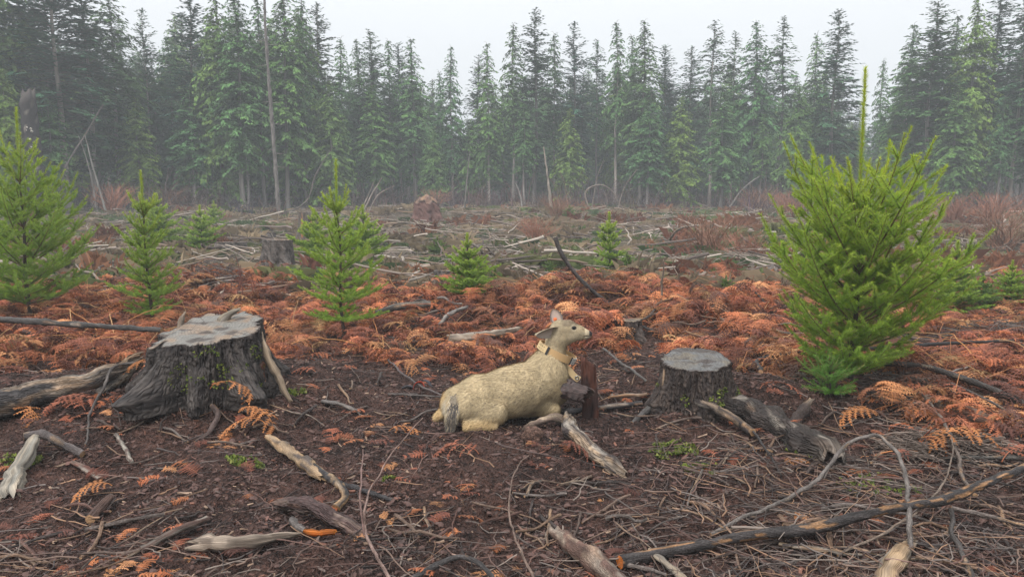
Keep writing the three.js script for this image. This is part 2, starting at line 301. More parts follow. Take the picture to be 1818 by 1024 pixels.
  // the wood beyond, which reads as one mass
  const far = new THREE.InstancedMesh(mergeGeometries([VARIANTS[0].crown.toNonIndexed(), VARIANTS[2].crown.toNonIndexed()].map((g, i) => { const c = g.clone(); c.deleteAttribute('normal'); c.translate(i * 1.8, 0, i * 1.2); return c; })), crownTints[1], 420);
  far.name = 'distant_wood'; const m = new THREE.Matrix4(), q = new THREE.Quaternion();
  for (let k = 0; k < 420; k++) {
    const a = lerp(-0.85, 0.85, R()), d = 86 + 70 * R() ** 1.3, x = Math.tan(a) * d, u = MID_X + FOCAL * Math.tan(a), s = Math.max(0.35, (at(u, Math.max(150, skyline(u)) + 25, d).y) / 16);
    m.compose(V(x, H(x, -d) - 1.5, -d), q.setFromAxisAngle(V(0, 1, 0), R() * 6.3), V(s * 1.5, s, s * 1.5)); far.setMatrixAt(k, m);
  }
  scene.add(tag(far, 'hazy mass of conifers far back in the wood', 'wood', null, 'stuff'));

  // bare brush at the foot of the trees
  const tw = new Geo();
  for (let k = 0; k < 16; k++) { const a = R() * 6.3, L = 0.7 + R() * 1.5, p = V((R() - 0.5) * 0.7, 0, (R() - 0.5) * 0.7), lean = 0.25 + R() * 0.9; tw.tube([p, p.clone().add(V(Math.cos(a) * lean * 0.3, L * 0.55, Math.sin(a) * lean * 0.3)), p.clone().add(V(Math.cos(a) * lean, L * (1 - 0.3 * lean), Math.sin(a) * lean))], [0.014, 0.01, 0.004], 3, [1, 1, 1], false); }
  const brush = new THREE.InstancedMesh(tw.geo(), M.plain, 560); brush.name = 'bare_undergrowth'; const col = new THREE.Color();
  for (let k = 0; k < 560; k++) {
    const a = lerp(-0.72, 0.72, R()), side = Math.abs(a) > 0.3 ? 1 : 0, d = lerp(side ? 42 : 50, 66, R()), x = Math.tan(a) * d, s = 0.7 + R() * 1.1;
    m.compose(V(x, H(x, -d) - 0.05, -d), q.setFromAxisAngle(V(0, 1, 0), R() * 6.3), V(s * 1.3, s * (0.35 + R() * 0.6), s * 1.3)); brush.setMatrixAt(k, m);
    const t = R(); col.setRGB(lerp(0.06, 0.13, t), lerp(0.052, 0.1, t * R()), lerp(0.045, 0.07, R())); brush.setColorAt(k, col);
  }
  scene.add(tag(brush, 'tangled bare brown undergrowth at the foot of the forest', 'undergrowth', null, 'stuff'));
}

// ---------------------------------------------------------------- young firs in the clearing
const NEEDLE_OLD = [0.18, 0.33, 0.04], NEEDLE_NEW = [0.42, 0.5, 0.065], TWIG = [0.12, 0.075, 0.045], TWIG_NEW = [0.24, 0.2, 0.07];
function needles(g, pts, R, o, fresh) {              // bottle-brush of needles along a shoot; fresh: 0 at the base .. how new the tip growth is
  const fr = sweep(pts); let total = 0; const seg = []; for (let k = 1; k < pts.length; k++) { seg.push(pts[k].distanceTo(pts[k - 1])); total += seg[k - 1]; }
  let k = 0, acc = 0; const step = 1 / o.per;
  for (let s = step * R(); s < total; s += step) {
    while (k < seg.length - 1 && s > acc + seg[k]) acc += seg[k++];
    const f = (s - acc) / seg[k], p = pts[k].clone().lerp(pts[k + 1], f), fr0 = fr[k], th = R() * 6.283, rad = fr0.a.clone().multiplyScalar(Math.cos(th)).addScaledVector(fr0.b, Math.sin(th));
    const d = fr0.t.clone().multiplyScalar(0.55 + 0.35 * R()).addScaledVector(rad, 0.85).normalize(), L = o.len * (0.75 + 0.5 * R()) * (s > total - 0.05 ? 0.8 : 1), w = o.wid * 0.5, q = d.clone().cross(fr0.t).normalize();
    const t = clamp(fresh * (0.35 + 0.65 * s / total) + (R() - 0.5) * 0.3), v = 0.82 + 0.36 * R(), c = mixc(o.old, o.fresh, t).map((x) => x * v);
    const e = p.clone().addScaledVector(d, L);
    g.tri(p.clone().addScaledVector(q, w), p.clone().addScaledVector(q, -w), e, c);
  }
}
function shoot(p, dir, L, upturn, R, bow = 0.06) {
  const pts = [p.clone()], d = dir.clone(), n = Math.max(3, Math.round(L / 0.05)); let q = p.clone();
  const wob = V((R() - 0.5) * bow, 0, (R() - 0.5) * bow);
  for (let k = 0; k < n; k++) { d.add(V(wob.x / n * 4, upturn / n, wob.z / n * 4)).normalize(); q = q.clone().addScaledVector(d, L / n); pts.push(q); }
  return pts;
}
// returns limbs: each { wood, leaves }, the first one being the leader
function firShape(seed, o) {
  const R = rng(seed), limbs = [], trunk = new Geo(), S = { per: (o.per ?? 330) * 1.35, len: (o.len ?? 0.026) * 1.25, wid: (o.wid ?? 0.0042) * 1.35, old: o.old ?? NEEDLE_OLD, fresh: o.fresh ?? NEEDLE_NEW };
  const lean = V((R() - 0.5) * 0.06, 1, (R() - 0.5) * 0.06), at0 = (y) => V(lean.x * y + 0.012 * Math.sin(y * 5 + seed), y, lean.z * y + 0.012 * Math.cos(y * 4 + seed));
  const top = o.h - o.leader, tp = [];
  for (let k = 0; k <= 12; k++) tp.push(at0(lerp(-0.1, top, k / 12)));
  trunk.tube(tp, tp.map((_, k) => lerp(o.girth, 0.009, (k / 12) ** 0.8)), 8, (s, th) => { const k = 0.7 + 0.5 * fbm(th, s * 20, seed, 2); return [0.085 * k, 0.06 * k, 0.045 * k]; });
  const limb = (p, dir, L, upturn, fresh, depth, into, r0) => {
    const l = into ?? { wood: new Geo(), leaves: new Geo() }, pts = shoot(p, dir, L, upturn, R, depth ? 0.1 : 0.08);
    l.wood.tube(pts, pts.map((_, k) => lerp(r0, 0.0022, (k / (pts.length - 1)) ** 0.8)), depth ? 3 : 5, depth ? mixc(TWIG, TWIG_NEW, fresh) : (s) => mixc(TWIG, TWIG_NEW, clamp(s * 1.3 - 0.3 + (fresh > 0.9 ? 0.5 : 0))), false);
    const bareTo = depth === 0 && !o.bushy ? 0.12 : 0.02, from = Math.floor(pts.length * bareTo);
    needles(l.leaves, pts.slice(from), R, S, fresh);
    if (depth < (o.depth ?? 2) && L > 0.16) {
      const gap = (o.gap ?? 1) * (depth ? 0.085 : 0.085), up = V(0, 1, 0);
      for (let s = L * (depth ? 0.25 : 0.18), side = R() < 0.5 ? 1 : -1; s < L * 0.82; s += gap * (0.7 + 0.6 * R()), side = -side) {
        const k = Math.min(pts.length - 2, Math.floor(s / L * (pts.length - 1))), t = pts[k + 1].clone().sub(pts[k]).normalize(), lat = t.clone().cross(up).normalize().multiplyScalar(side);
        const len = Math.min(o.lat ?? 0.42, (L - s) * (depth ? 0.55 : 0.62)) * (0.65 + 0.5 * R()) + 0.035;
        limb(pts[k], t.clone().multiplyScalar(0.75).addScaledVector(lat, 0.75).add(V(0, 0.1 + 0.25 * (R() - 0.4), 0)).normalize(), len, upturn * 0.35 * R(), fresh * 0.75 + 0.15, depth + 1, l, 0.0032);
      }
    }
    return l;
  };
  // leader and the ring of shoots round its foot
  const L0 = { wood: new Geo(), leaves: new Geo() }, lp = shoot(at0(top), lean.clone().normalize(), o.leader, 0.1, R, 0.02);
  L0.wood.tube(lp, lp.map((_, k) => lerp(0.0085, 0.003, k / (lp.length - 1))), 5, TWIG_NEW, false); needles(L0.leaves, lp, R, { ...S, per: S.per * 2.4, len: S.len * 1.15 }, 1); limbs.push(L0);
  const ring = (y, n, L, tilt, up, fresh) => { const a0 = R() * 6.3; for (let k = 0; k < n; k++) { const a = a0 + k / n * 6.283 + (R() - 0.5) * 0.5, e = tilt + (R() - 0.5) * 0.2; limbs.push(limb(at0(y), V(Math.cos(a) * Math.cos(e), Math.sin(e), Math.sin(a) * Math.cos(e)), L * (0.75 + 0.4 * R()), up, fresh, 0, null, 0.004 + 0.006 * L)); } };
  ring(top - 0.01, o.crest ?? 5, o.leader * (o.crestLen ?? 0.6), 0.85, 0.75, 1);
  for (let k = 0; k < o.rings; k++) {
    const t = (k + 1) / o.rings, y = lerp(top, o.low ?? 0.1, t ** 0.9), L = o.round ? o.width * (0.42 + 0.58 * Math.sin(Math.PI * clamp(t * 0.8 + 0.12))) : lerp(o.leader * 0.55, o.width, Math.sin(Math.min(1, t * 1.15) * Math.PI / 2)) * (t > 0.9 ? 0.8 : 1);
    ring(y, o.perRing ?? 6, L, lerp(o.tilt0 ?? 0.8, o.tilt1 ?? 0.12, t), lerp(0.6, o.upturn ?? 0.35, t), lerp(0.8, 0.3, t));
    if (o.between && k < o.rings - 1) ring(y - 0.5 * (top - (o.low ?? 0.1)) / o.rings, o.between, L * 0.6, lerp(0.7, 0.1, t), 0.3, lerp(0.6, 0.2, t));
  }
  return { trunk, limbs };
}
function plantFir(seed, o, p, label, group, turn = 0) {
  const s = firShape(seed, o), t = thing('young_fir', label, 'fir', p, group); t.rotation.y = turn;
  part('trunk', s.trunk.geo(), M.branch, t);
  s.limbs.forEach((l, k) => part('needles', l.leaves.geo(false), M.needle, part(k ? 'branch' : 'leader', l.wood.geo(), M.plain, t)));
  return t;
}
const FIRS = 'young firs planted in the clearing';
plantFir(3, { h: 2.56, leader: 1.12, girth: 0.03, rings: 6, perRing: 8, between: 6, width: 1.2, round: 1, low: 0.14, tilt0: 0.95, tilt1: 0.2, upturn: 0.75, crest: 6, crestLen: 0.46, bushy: 1, lat: 0.42, gap: 1.5, old: [0.19, 0.36, 0.038], fresh: [0.5, 0.56, 0.06], per: 430, len: 0.031, wid: 0.0046 }, spot(1512, 690), 'big bushy yellow-green fir beside the small stump, with the tallest leader', FIRS, 1.1);
plantFir(8, { h: 2.75, leader: 0.95, girth: 0.036, rings: 6, perRing: 6, between: 3, width: 1.3, low: 0.2, crest: 5, crestLen: 0.7, lat: 0.45, gap: 1.3, tilt1: 0.25, upturn: 0.55, per: 340, len: 0.034, wid: 0.0055 }, spot(50, 566), 'fir cut off by the left edge, behind the long dark branch', FIRS, 0.4);
plantFir(12, { h: 1.9, leader: 0.55, girth: 0.026, rings: 6, perRing: 6, between: 3, width: 0.56, low: 0.12, crest: 5, bushy: 1, lat: 0.24, gap: 1.2, per: 330, len: 0.032, wid: 0.0055, old: [0.16, 0.31, 0.04] }, spot(268, 572), 'narrow dense fir behind the big stump, second from the left edge', FIRS, 2);
plantFir(21, { h: 2.05, leader: 0.62, girth: 0.024, rings: 6, perRing: 5, between: 2, width: 0.66, low: 0.22, tilt1: -0.05, crest: 5, lat: 0.3, gap: 1.15, upturn: 0.5, per: 330, len: 0.032, wid: 0.0055, old: [0.22, 0.39, 0.045] }, spot(610, 598), 'slender bright green fir with open tiers and a bare dark foot, near the deer', FIRS, 0.8);
plantFir(33, { h: 0.36, leader: 0.08, girth: 0.008, rings: 3, perRing: 8, width: 0.3, low: 0.04, crest: 4, lat: 0.12, per: 380, len: 0.024, tilt1: 0.1, old: [0.13, 0.29, 0.04], fresh: [0.18, 0.34, 0.055] }, spot(1472, 704), 'tiny bright green fir seedling at the foot of the big bushy fir', FIRS);
// smaller or farther ones: trunk and one mass of needles, a few shapes reused
const SMALL = [
  { h: 1.3, leader: 0.4, girth: 0.016, rings: 5, perRing: 5, width: 0.36, low: 0.1, lat: 0.18, per: 300, len: 0.034, wid: 0.011 },
  { h: 1.2, leader: 0.25, girth: 0.018, rings: 5, perRing: 6, between: 2, width: 0.5, low: 0.1, bushy: 1, lat: 0.22, per: 270, len: 0.036, wid: 0.011 },
  { h: 0.8, leader: 0.14, girth: 0.014, rings: 4, perRing: 6, between: 3, width: 0.42, low: 0.06, bushy: 1, lat: 0.2, per: 280, len: 0.034, wid: 0.01, old: [0.11, 0.21, 0.04], fresh: [0.2, 0.27, 0.06] },
].map((o, k) => { const s = firShape(60 + k, o); return { h: o.h, trunk: s.trunk.geo(), needles: mergeGeometries(s.limbs.map((l) => l.leaves.geo(false))), wood: mergeGeometries(s.limbs.map((l) => l.wood.geo())) }; });
[
  // column, row of the foot, row of the tip, shape, label
  [360, 448, 372, 1, 'small pale fir standing alone left of the low flat stump'], [282, 440, 352, 1, 'small fir whose top shows just above the narrow dense fir'], [556, 478, 380, 1, 'bushy fir half hidden behind the slender open fir, on its stump side'], [648, 482, 376, 1, 'bushy fir half hidden behind the slender open fir, on its far side'],
  [832, 532, 425, 1, 'small upright fir among the ferns behind the deer, with a thin tip'], [880, 524, 478, 2, 'low fir close beside the small upright fir behind the deer'], [1082, 494, 388, 0, 'small fir with long tip rising behind the bent dark stick'], [1112, 502, 452, 2, 'low fir at the side of the long-tipped fir behind the fern mound'],
  [778, 454, 422, 2, 'small round fir in the open slash below the rotten red stump'], [950, 462, 440, 2, 'tiny fir standing alone in the slash above the fern mound'], [1135, 508, 478, 2, 'rounded olive fir at the edge of the fern mound'], [1268, 500, 478, 2, 'small leafy green fir in front of the grey drift wood'],
  [1290, 526, 492, 2, 'low dark fir between the drift wood and the ferns'], [1690, 565, 440, 1, 'dark fir partly hidden behind the big bushy fir'], [1795, 545, 470, 1, 'dark fir cut off by the right edge'], [1745, 555, 492, 2, 'low fir between the two dark firs near the right edge'],
  [470, 412, 390, 2, 'tiny fir in the far slash, left of the tall split stump'], [380, 410, 362, 1, 'small fir far off in front of the collapsed brush'], [105, 420, 372, 1, 'small fir far off behind the fir at the left edge'], [1432, 468, 392, 0, 'thin fir showing behind the big bushy fir on its stump side'],
  [975, 492, 462, 2, 'low fir just behind the top of the fern mound'], [1010, 392, 366, 2, 'tiny far fir near the forest edge below the leaning grey snag'],
].forEach(([u, foot, tip, k, label], i) => {
  const p = spot(u, foot), s = SMALL[k], d = -p.z, hh = Math.max(0.25, at(u, tip, d).y - p.y), t = thing('young_fir', label, 'fir', p, FIRS), f = hh / s.h;
  part('trunk', s.trunk, M.plain, t); part('branches', s.wood, M.plain, t).userData.kind = 'stuff'; part('needles', s.needles, M.needle, t);
  t.scale.set(f * 1.5, f * 1.1, f * 1.5); t.rotation.y = i * 1.7;
});

// ---------------------------------------------------------------- logs, roots, branches
const BLACKBARK = [0.042, 0.037, 0.036], GREYBARK = [0.12, 0.1, 0.088], REDBARK = [0.085, 0.045, 0.036], TAN = [0.34, 0.2, 0.105], PALE = [0.33, 0.25, 0.175], GREYWOOD = [0.26, 0.225, 0.19], ORANGE = [0.5, 0.15, 0.03];
function logShape(ctrl, r0, r1, o = {}) {
  const step = o.step ?? Math.max(0.012, Math.min(0.05, r0 * 0.35)), pts = curve(ctrl, step), n = pts.length, sides = o.sides ?? Math.max(7, Math.min(26, Math.round(r0 * 260))), g = new Geo(), seed = o.seed ?? 1, R = rng(seed + 500);
  let fr = null;
  const bark = o.bark ?? BLACKBARK, wood = o.wood ?? TAN, strip = o.strip ?? 0.2, flat = o.flat ?? 1, rough = o.rough ?? 0.12, spl0 = o.split?.[0] ?? 0, spl1 = o.split?.[1] ?? 0;
  const teeth = []; for (let j = 0; j <= sides; j++) teeth.push([R(), R()]); teeth[sides] = teeth[0];
  for (let k = 0, l = 0; k < n; k++) { if (k) l += step; const w = r0 * (o.wobble ?? (r0 < 0.016 ? 0.8 : 0.22)); pts[k].add(V(n3(l * 3.5, seed, 1) * w + n3(l * 11, seed, 4) * w * 0.4, (n3(l * 3.5, seed, 11) * w + n3(l * 11, seed, 14) * w * 0.4) * 0.5, n3(l * 3.5, seed, 21) * w)); }
  const knots = []; for (let k = 0; k < 4; k++) knots.push(R());
  fr = sweep(pts); let len = 0, prev = -1;
  for (let k = 0; k < n; k++) {
    if (k) len += pts[k].distanceTo(pts[k - 1]);
    const s = k / (n - 1), { t, a, b } = fr[k], row = g.p.length / 3, rk = lerp(r0, r1, s) * (1 + 0.18 * n3(s * 5, seed, 2) + knots.reduce((a, q) => a + 0.12 * Math.exp(-(((s - q) * n / 2.2) ** 2)), 0)) * (o.swell ? 1 + o.swell * Math.exp(-(((s - 0.5) / 0.2) ** 2)) : 1);
    for (let j = 0; j <= sides; j++) {
      const th = j / sides * Math.PI * 2, cx = Math.cos(th), sx = Math.sin(th), big = n3(cx * 1.3 + seed, sx * 1.3, len * 1.2 / Math.max(r0, 0.02) * 0.25), fine = n3(cx * 5 + seed, sx * 5, len * 9);
      const m = n3(cx * 0.9 + seed * 3.1, sx * 0.9, len * (o.patch ?? 2.6)) * 0.5 + 0.5 + 0.12 * fine, bare = sstep(strip + 0.03, strip - 0.03, m);
      let r = rk * (1 + rough * big + rough * 0.5 * fine) - bare * Math.min(0.004, rk * 0.1);
      if (o.groove) r *= 1 - o.groove * Math.max(0, n3(cx * 3.2 + seed, sx * 3.2, len * 0.6));
      let push = 0; const e0 = spl0 ? sstep(spl0, 0, s) : 0, e1 = spl1 ? sstep(1 - spl1, 1, s) : 0;
      if (e0) { r *= 1 - 0.75 * e0 * teeth[j][0]; push -= e0 * rk * 1.6 * teeth[j][1]; } if (e1) { r *= 1 - 0.75 * e1 * teeth[j][1]; push += e1 * rk * 1.6 * teeth[j][0]; }
      const vary = 0.8 + 0.35 * n3(cx * 2 + seed, sx * 2, len * 4) + 0.25 * fine, c = mixc(bark, mixc(wood, o.wood2 ?? GREYWOOD, clamp(0.4 + n3(cx * 2, sx * 2 + seed, len * 2) * 0.9)), Math.max(bare, e0 * 0.9, e1 * 0.9)).map((x) => x * Math.max(0.35, vary));
      g.v(pts[k].x + a.x * cx * r * flat + b.x * sx * r + t.x * push, pts[k].y + a.y * cx * r * flat + b.y * sx * r + t.y * push, pts[k].z + a.z * cx * r * flat + b.z * sx * r + t.z * push, c, th * r0, len);
    }
    if (prev >= 0) for (let j = 0; j < sides; j++) g.q(prev + j, prev + j + 1, row + j + 1, row + j);
    if (k === 0 || k === n - 1) {
      const w = (o.end ?? wood), m = g.v(pts[k].x, pts[k].y, pts[k].z, w, 0, 0), ring = []; for (let j = 0; j <= sides; j++) { const i = (row + j) * 3; ring.push(g.v(g.p[i], g.p[i + 1], g.p[i + 2], w.map((x) => x * (0.7 + 0.5 * teeth[j][0])), Math.cos(j) * r0, Math.sin(j) * r0)); }
      for (let j = 0; j < sides; j++) k ? g.t(m, ring[j], ring[j + 1]) : g.t(m, ring[j + 1], ring[j]);
    }
    prev = row;
  }
  return g.geo();
}
const path = (list) => list.map(([u, v, lift = 0, d]) => d ? at(u, v, d) : spot(u, v, lift));
function logThing(name, label, category, list, r0, r1, o = {}) {
  const pts = path(list); return solo(name, logShape(pts, r0, r1, o), o.mat ?? (r0 > 0.045 ? M.bark : M.branch), label, category, o.group);
}
function onThing(name, parent, pts, r0, r1, o = {}) { const p = parent.position; const g = logShape(pts, r0, r1, o); g.translate(-p.x, -p.y, -p.z); return part(name, g, o.mat ?? M.bark, parent); }

// ---------------------------------------------------------------- stumps
function mossGeo(list, R, size, cols) { const g = new Geo(); for (const [p, nrm] of list) for (let k = 0; k < 3; k++) { const a = V(R() - 0.5, R() - 0.5, R() - 0.5).normalize(), d = nrm.clone().addScaledVector(a, 0.9).normalize(), q = d.clone().cross(a).normalize(), s = size * (0.5 + R()), c = tint3(R, cols); g.tri(p.clone().addScaledVector(q, s * 0.5), p.clone().addScaledVector(q, -s * 0.5), p.clone().addScaledVector(d, s), c); } return g.geo(false); }
const tint3 = (R, list) => { const c = list[Math.floor(R() * list.length)], k = 0.75 + 0.5 * R(); return c.map((x) => x * k); };
const MOSS = [[0.16, 0.19, 0.035], [0.11, 0.15, 0.03], [0.2, 0.21, 0.06], [0.08, 0.11, 0.03]];
function stump(name, label, p, o, group) {
  const t = thing(name, label, 'stump', p, group), N = o.n ?? 120, rows = o.rows ?? 34, seed = o.seed, R = rng(seed), g = new Geo(), bark = o.bark ?? BLACKBARK;
  const outline = (th) => 1 + (o.lump ?? 0.1) * n3(Math.cos(th) * 1.1, Math.sin(th) * 1.1, seed) + (o.lump ?? 0.1) * 0.5 * n3(Math.cos(th) * 2.6, Math.sin(th) * 2.6, seed + 3), lobe = (th) => o.lobes.reduce((s, [a, w, k]) => { let d = Math.abs(((th - a + Math.PI * 3) % (Math.PI * 2)) - Math.PI); return s + k * Math.exp(-((d / w) ** 2)); }, 0);
  const topY = (x, z) => o.h + x * (o.tiltX ?? 0) + z * (o.tiltZ ?? 0) + (o.steps ? o.steps(x, z) : 0) + 0.008 * n3(x * 9, z * 9, seed);
  const rim = [];
  for (let k = 0; k <= rows; k++) {
    const s = k / rows;
    for (let j = 0; j <= N; j++) {
      const th = j / N * Math.PI * 2, cx = Math.cos(th), sz = Math.sin(th), base = o.r * outline(th), yt = topY(cx * base, sz * base), y = lerp(-0.14, yt, s), f = clamp(1 - (y + 0.02) / o.h);
      const fq = o.freq ?? 9, wav = 0.25 * n3(cx * 3, y * 6, sz * 3), ridge = Math.min(Math.abs(n3(cx * fq + seed + wav * 0.5, y * 1.6, sz * fq)), 0.12 + 0.7 * Math.abs(n3(cx * fq * 1.4, y * 11 + wav * 2, sz * fq * 1.4 + seed))), rough = n3(cx * 24, y * 30 + seed, sz * 24);
      let r = base * (1 + 0.1 * f) + o.r * lobe(th) * f ** 2.3 * (1 + 0.25 * n3(cx * 2, y * 4, sz * 2)) + -(o.ridge ?? 0.035) * Math.exp(-((ridge / 0.13) ** 2)) + 0.006 * rough + 0.012 * n3(cx * 3, y * 5 + seed, sz * 3) * o.r / 0.4;
      const gap = sstep(0.2, 0.05, ridge), pk = clamp(0.45 + 0.55 * n3(cx * 6 + 2, y * 9, sz * 6 + seed) + 0.3 * rough);
      const c = mixc(bark, o.flake ?? GREYBARK, pk * 0.9 * (1 - gap)); if (k === rows) rim.push([cx * r, yt, sz * r]);
      g.v(cx * r, y, sz * r, (o.paint ? o.paint(c, th, y, f) : c), th * o.r, y);
    }
    if (k) for (let j = 0; j < N; j++) { const a = (k - 1) * (N + 1) + j, b = a + N + 1; g.q(a, b, b + 1, a + 1); }
  }
  part('bark', g.geo(), M.bark, t);
  const f = new Geo(), K = o.rings ?? 40; f.v(0, topY(0, 0) - 0.004, 0, o.face ?? GREYWOOD, 0, 0);
  for (let k = 1; k <= K; k++) for (let j = 0; j <= N; j++) {
    const s = k / K, q = rim[j], x = q[0] * s, z = q[2] * s, th = j / N * 6.283, rr = Math.hypot(x, z), y = topY(x, z) + (k === K ? -0.003 : 0.002) + 0.004 * n3(x * 9, z * 22, seed + 9) * (1 - s);
    const ringv = 0.88 + 0.16 * Math.sin(rr * 260 + 5 * n3(x * 3, z * 3, seed)) + 0.12 * n3(x * 60, z * 60, seed), stain = fbm(x * 4, z * 4, seed + 5, 4), crack = sstep(0.05, 0.0, Math.abs(n3(Math.cos(th) * 2.4, Math.sin(th) * 2.4, seed + 8))) * sstep(0.15, 0.4, s) * 0.9;
    let c = mixc(o.face ?? GREYWOOD, o.stain ?? TAN, clamp(0.35 + stain * 2.4) * 0.85); c = mixc(c, [0.07, 0.05, 0.042], Math.max(sstep(0.12, 0.34, fbm(x * 3, z * 7, seed + 30, 5)) * 0.8, s > 0.965 ? 0.85 : 0, crack)); f.v(x, y, z, c.map((v) => v * ringv), x, z);
  }
  for (let j = 0; j < N; j++) f.t(0, 1 + j + 1, 1 + j);
  for (let k = 1; k < K; k++) for (let j = 0; j < N; j++) { const a = 1 + (k - 1) * (N + 1) + j, b = a + N + 1; f.q(a, a + 1, b + 1, b); }
  part('cut_face', f.geo(), M.cut, t);
  if (o.moss) { const list = [], P = g.p; for (let k = 0; k < o.moss; k++) { const i = Math.floor(R() * P.length / 3); const x = P[i * 3], y = P[i * 3 + 1], z = P[i * 3 + 2]; if (y < 0 || n3(x * 5, y * 5, z * 5 + seed) < 0.25 || (o.mossAt && !o.mossAt(x, y, z))) continue; list.push([V(x, y, z), V(x, 0.1, z).normalize()]); } if (list.length) { const m = part('moss', mossGeo(list, R, 0.014, MOSS), M.frond, t); m.userData.kind = 'stuff'; } }
  return t;
}
const splinter = (parent, x, z, w, h, lean, turn, col, seed) => {       // a sharp slab of torn wood that stands up
  const g = new Geo(), R = rng(seed), n = 10, th = 0.018; for (let k = 0; k <= n; k++) { const s = k / n, ww = w * (1 - s ** 1.6) * (0.85 + 0.3 * R()) + 0.003, off = lean * s * s * h, b = th * (1 - 0.7 * s); for (const [a, c] of [[-ww, -b], [ww, -b], [ww, b], [-ww, b]]) { const v = 0.75 + 0.5 * R(); g.v(a + off, s * h - 0.05, c, col.map((q) => q * v), a, s * h); } if (k) for (let j = 0; j < 4; j++) { const a0 = (k - 1) * 4, b0 = k * 4; g.q(a0 + j, a0 + (j + 1) % 4, b0 + (j + 1) % 4, b0 + j); } }
  const m = part('splinter', g.geo(), M.wood, parent); m.position.set(x, 0, z); m.rotation.y = turn; return m;
};
// the big stump in front of the left-hand firs
{
  const p = spot(376, 672), t = stump('tree_stump', 'big dark sawn stump with flaring roots, topped with a grey wet cut', p, {
    r: 0.40, h: 0.4, seed: 5, lump: 0.16, ridge: 0.03, tiltX: 0.05, tiltZ: -0.16, steps: (x, z) => (x > 0.22 && z > 0.02 ? 0.0 : 0) - 0.06 * sstep(-0.24, -0.36, x), n: 260, rows: 64, rings: 70,
    lobes: [[0.75, 0.2, 0.85], [1.45, 0.14, 0.45], [2.1, 0.2, 0.8], [2.85, 0.25, 0.5], [4.3, 0.4, 0.5], [5.5, 0.3, 0.5], [0.15, 0.2, 0.2]], face: [0.25, 0.235, 0.21], stain: [0.33, 0.23, 0.155], bark: [0.026, 0.021, 0.02], flake: [0.082, 0.068, 0.06], moss: 3200, mossAt: (x, y, z) => z > 0.1 && x > -0.15 });
  const D = -p.z - 0.02;
  onThing('splinter', t, path([[462, 602, 0, D + 0.00], [478, 640, 0, D + -0.10], [496, 676, 0, D + -0.15], [512, 708, 0, D + -0.20]]), 0.035, 0.026, { bark: [0.2, 0.15, 0.11], wood: [0.36, 0.27, 0.19], wood2: [0.33, 0.24, 0.16], strip: 0.8, groove: 0.45, split: [0.25, 0.2], seed: 301, mat: M.wood });
  onThing('splinter', t, path([[452, 600, 0, D + 0.00], [460, 640, 0, D + -0.08], [466, 672, 0, D + -0.12]]), 0.045, 0.04, { bark: [0.1, 0.045, 0.03], wood: [0.2, 0.085, 0.05], wood2: [0.1, 0.05, 0.035], strip: 0.6, groove: 0.5, split: [0.2, 0.2], seed: 302, mat: M.wood });
  onThing('splinter', t, path([[300, 602, 0, D + 0.05], [280, 632, 0, D + -0.05], [258, 660, 0, D + -0.10], [236, 690, 0, D + -0.15]]), 0.028, 0.02, { bark: [0.2, 0.14, 0.1], wood: [0.36, 0.23, 0.14], strip: 0.75, groove: 0.4, split: [0.2, 0.2], seed: 303, mat: M.wood });
  onThing('splinter', t, path([[318, 586, 0, D + 0.18], [320, 572, 0, D + 0.2], [326, 558, 0, D + 0.2]]), 0.03, 0.02, { bark: [0.3, 0.22, 0.16], wood: [0.4, 0.3, 0.22], strip: 0.7, groove: 0.5, split: [0, 0.6], seed: 304, mat: M.wood });
  onThing('splinter', t, path([[392, 574, 0, D + 0.22], [404, 560, 0, D + 0.22], [420, 552, 0, D + 0.22]]), 0.045, 0.03, { bark: [0.24, 0.2, 0.15], wood: [0.36, 0.3, 0.22], strip: 0.7, groove: 0.5, split: [0, 0.6], seed: 305, mat: M.wood });
  onThing('root', t, path([[355, 700, 0.03], [385, 735, 0.05], [372, 765, 0.04], [345, 785, 0.0]]), 0.03, 0.014, { bark: [0.1, 0.07, 0.062], strip: 0.1, seed: 9, flat: 0.7, mat: M.branch });
  onThing('root', t, path([[250, 640, 0.14], [215, 672, 0.06], [170, 700, 0.02]]), 0.055, 0.03, { bark: [0.07, 0.06, 0.055], wood: PALE, strip: 0.5, seed: 12, groove: 0.3 });
}
// the smaller stump near the deer
{
  const p = spot(1232, 706), t = stump('tree_stump', 'smaller round stump with a smooth grey cut, right of the deer', p, {
    r: 0.265, h: 0.30, seed: 17, lump: 0.07, ridge: 0.02, tiltZ: -0.13, tiltX: 0.02, n: 200, rows: 46, rings: 60, lobes: [[2.9, 0.3, 0.45], [0.3, 0.3, 0.3], [1.3, 0.4, 0.12], [4.6, 0.4, 0.3]], face: [0.17, 0.165, 0.16], stain: [0.2, 0.165, 0.12], bark: [0.032, 0.024, 0.022], flake: [0.085, 0.062, 0.05], moss: 2600, mossAt: (x, y, z) => y < 0.13 && z > 0 });
  splinter(t, -0.245, 0.1, 0.035, 0.3, -0.05, 0.7, [0.26, 0.18, 0.12], 8);
  onThing('root', t, path([[1172, 702, 0.06], [1200, 706, 0.09], [1250, 716, 0.10], [1300, 742, 0.09], [1338, 768, 0.06]]), 0.034, 0.03, { bark: [0.055, 0.043, 0.04], wood: TAN, strip: 0.42, patch: 3, seed: 21, mat: M.branch });
  onThing('root', t, path([[1176, 708, 0.06], [1150, 728, 0.03], [1122, 752, -0.01]]), 0.028, 0.018, { bark: [0.1, 0.09, 0.085], strip: 0.15, seed: 22, mat: M.branch });
  onThing('root', t, path([[1335, 764, 0.07], [1352, 786, 0.05], [1372, 815, 0.03], [1388, 848, 0]]), 0.009, 0.004, { bark: [0.06, 0.052, 0.05], strip: 0, seed: 23, mat: M.branch });
}
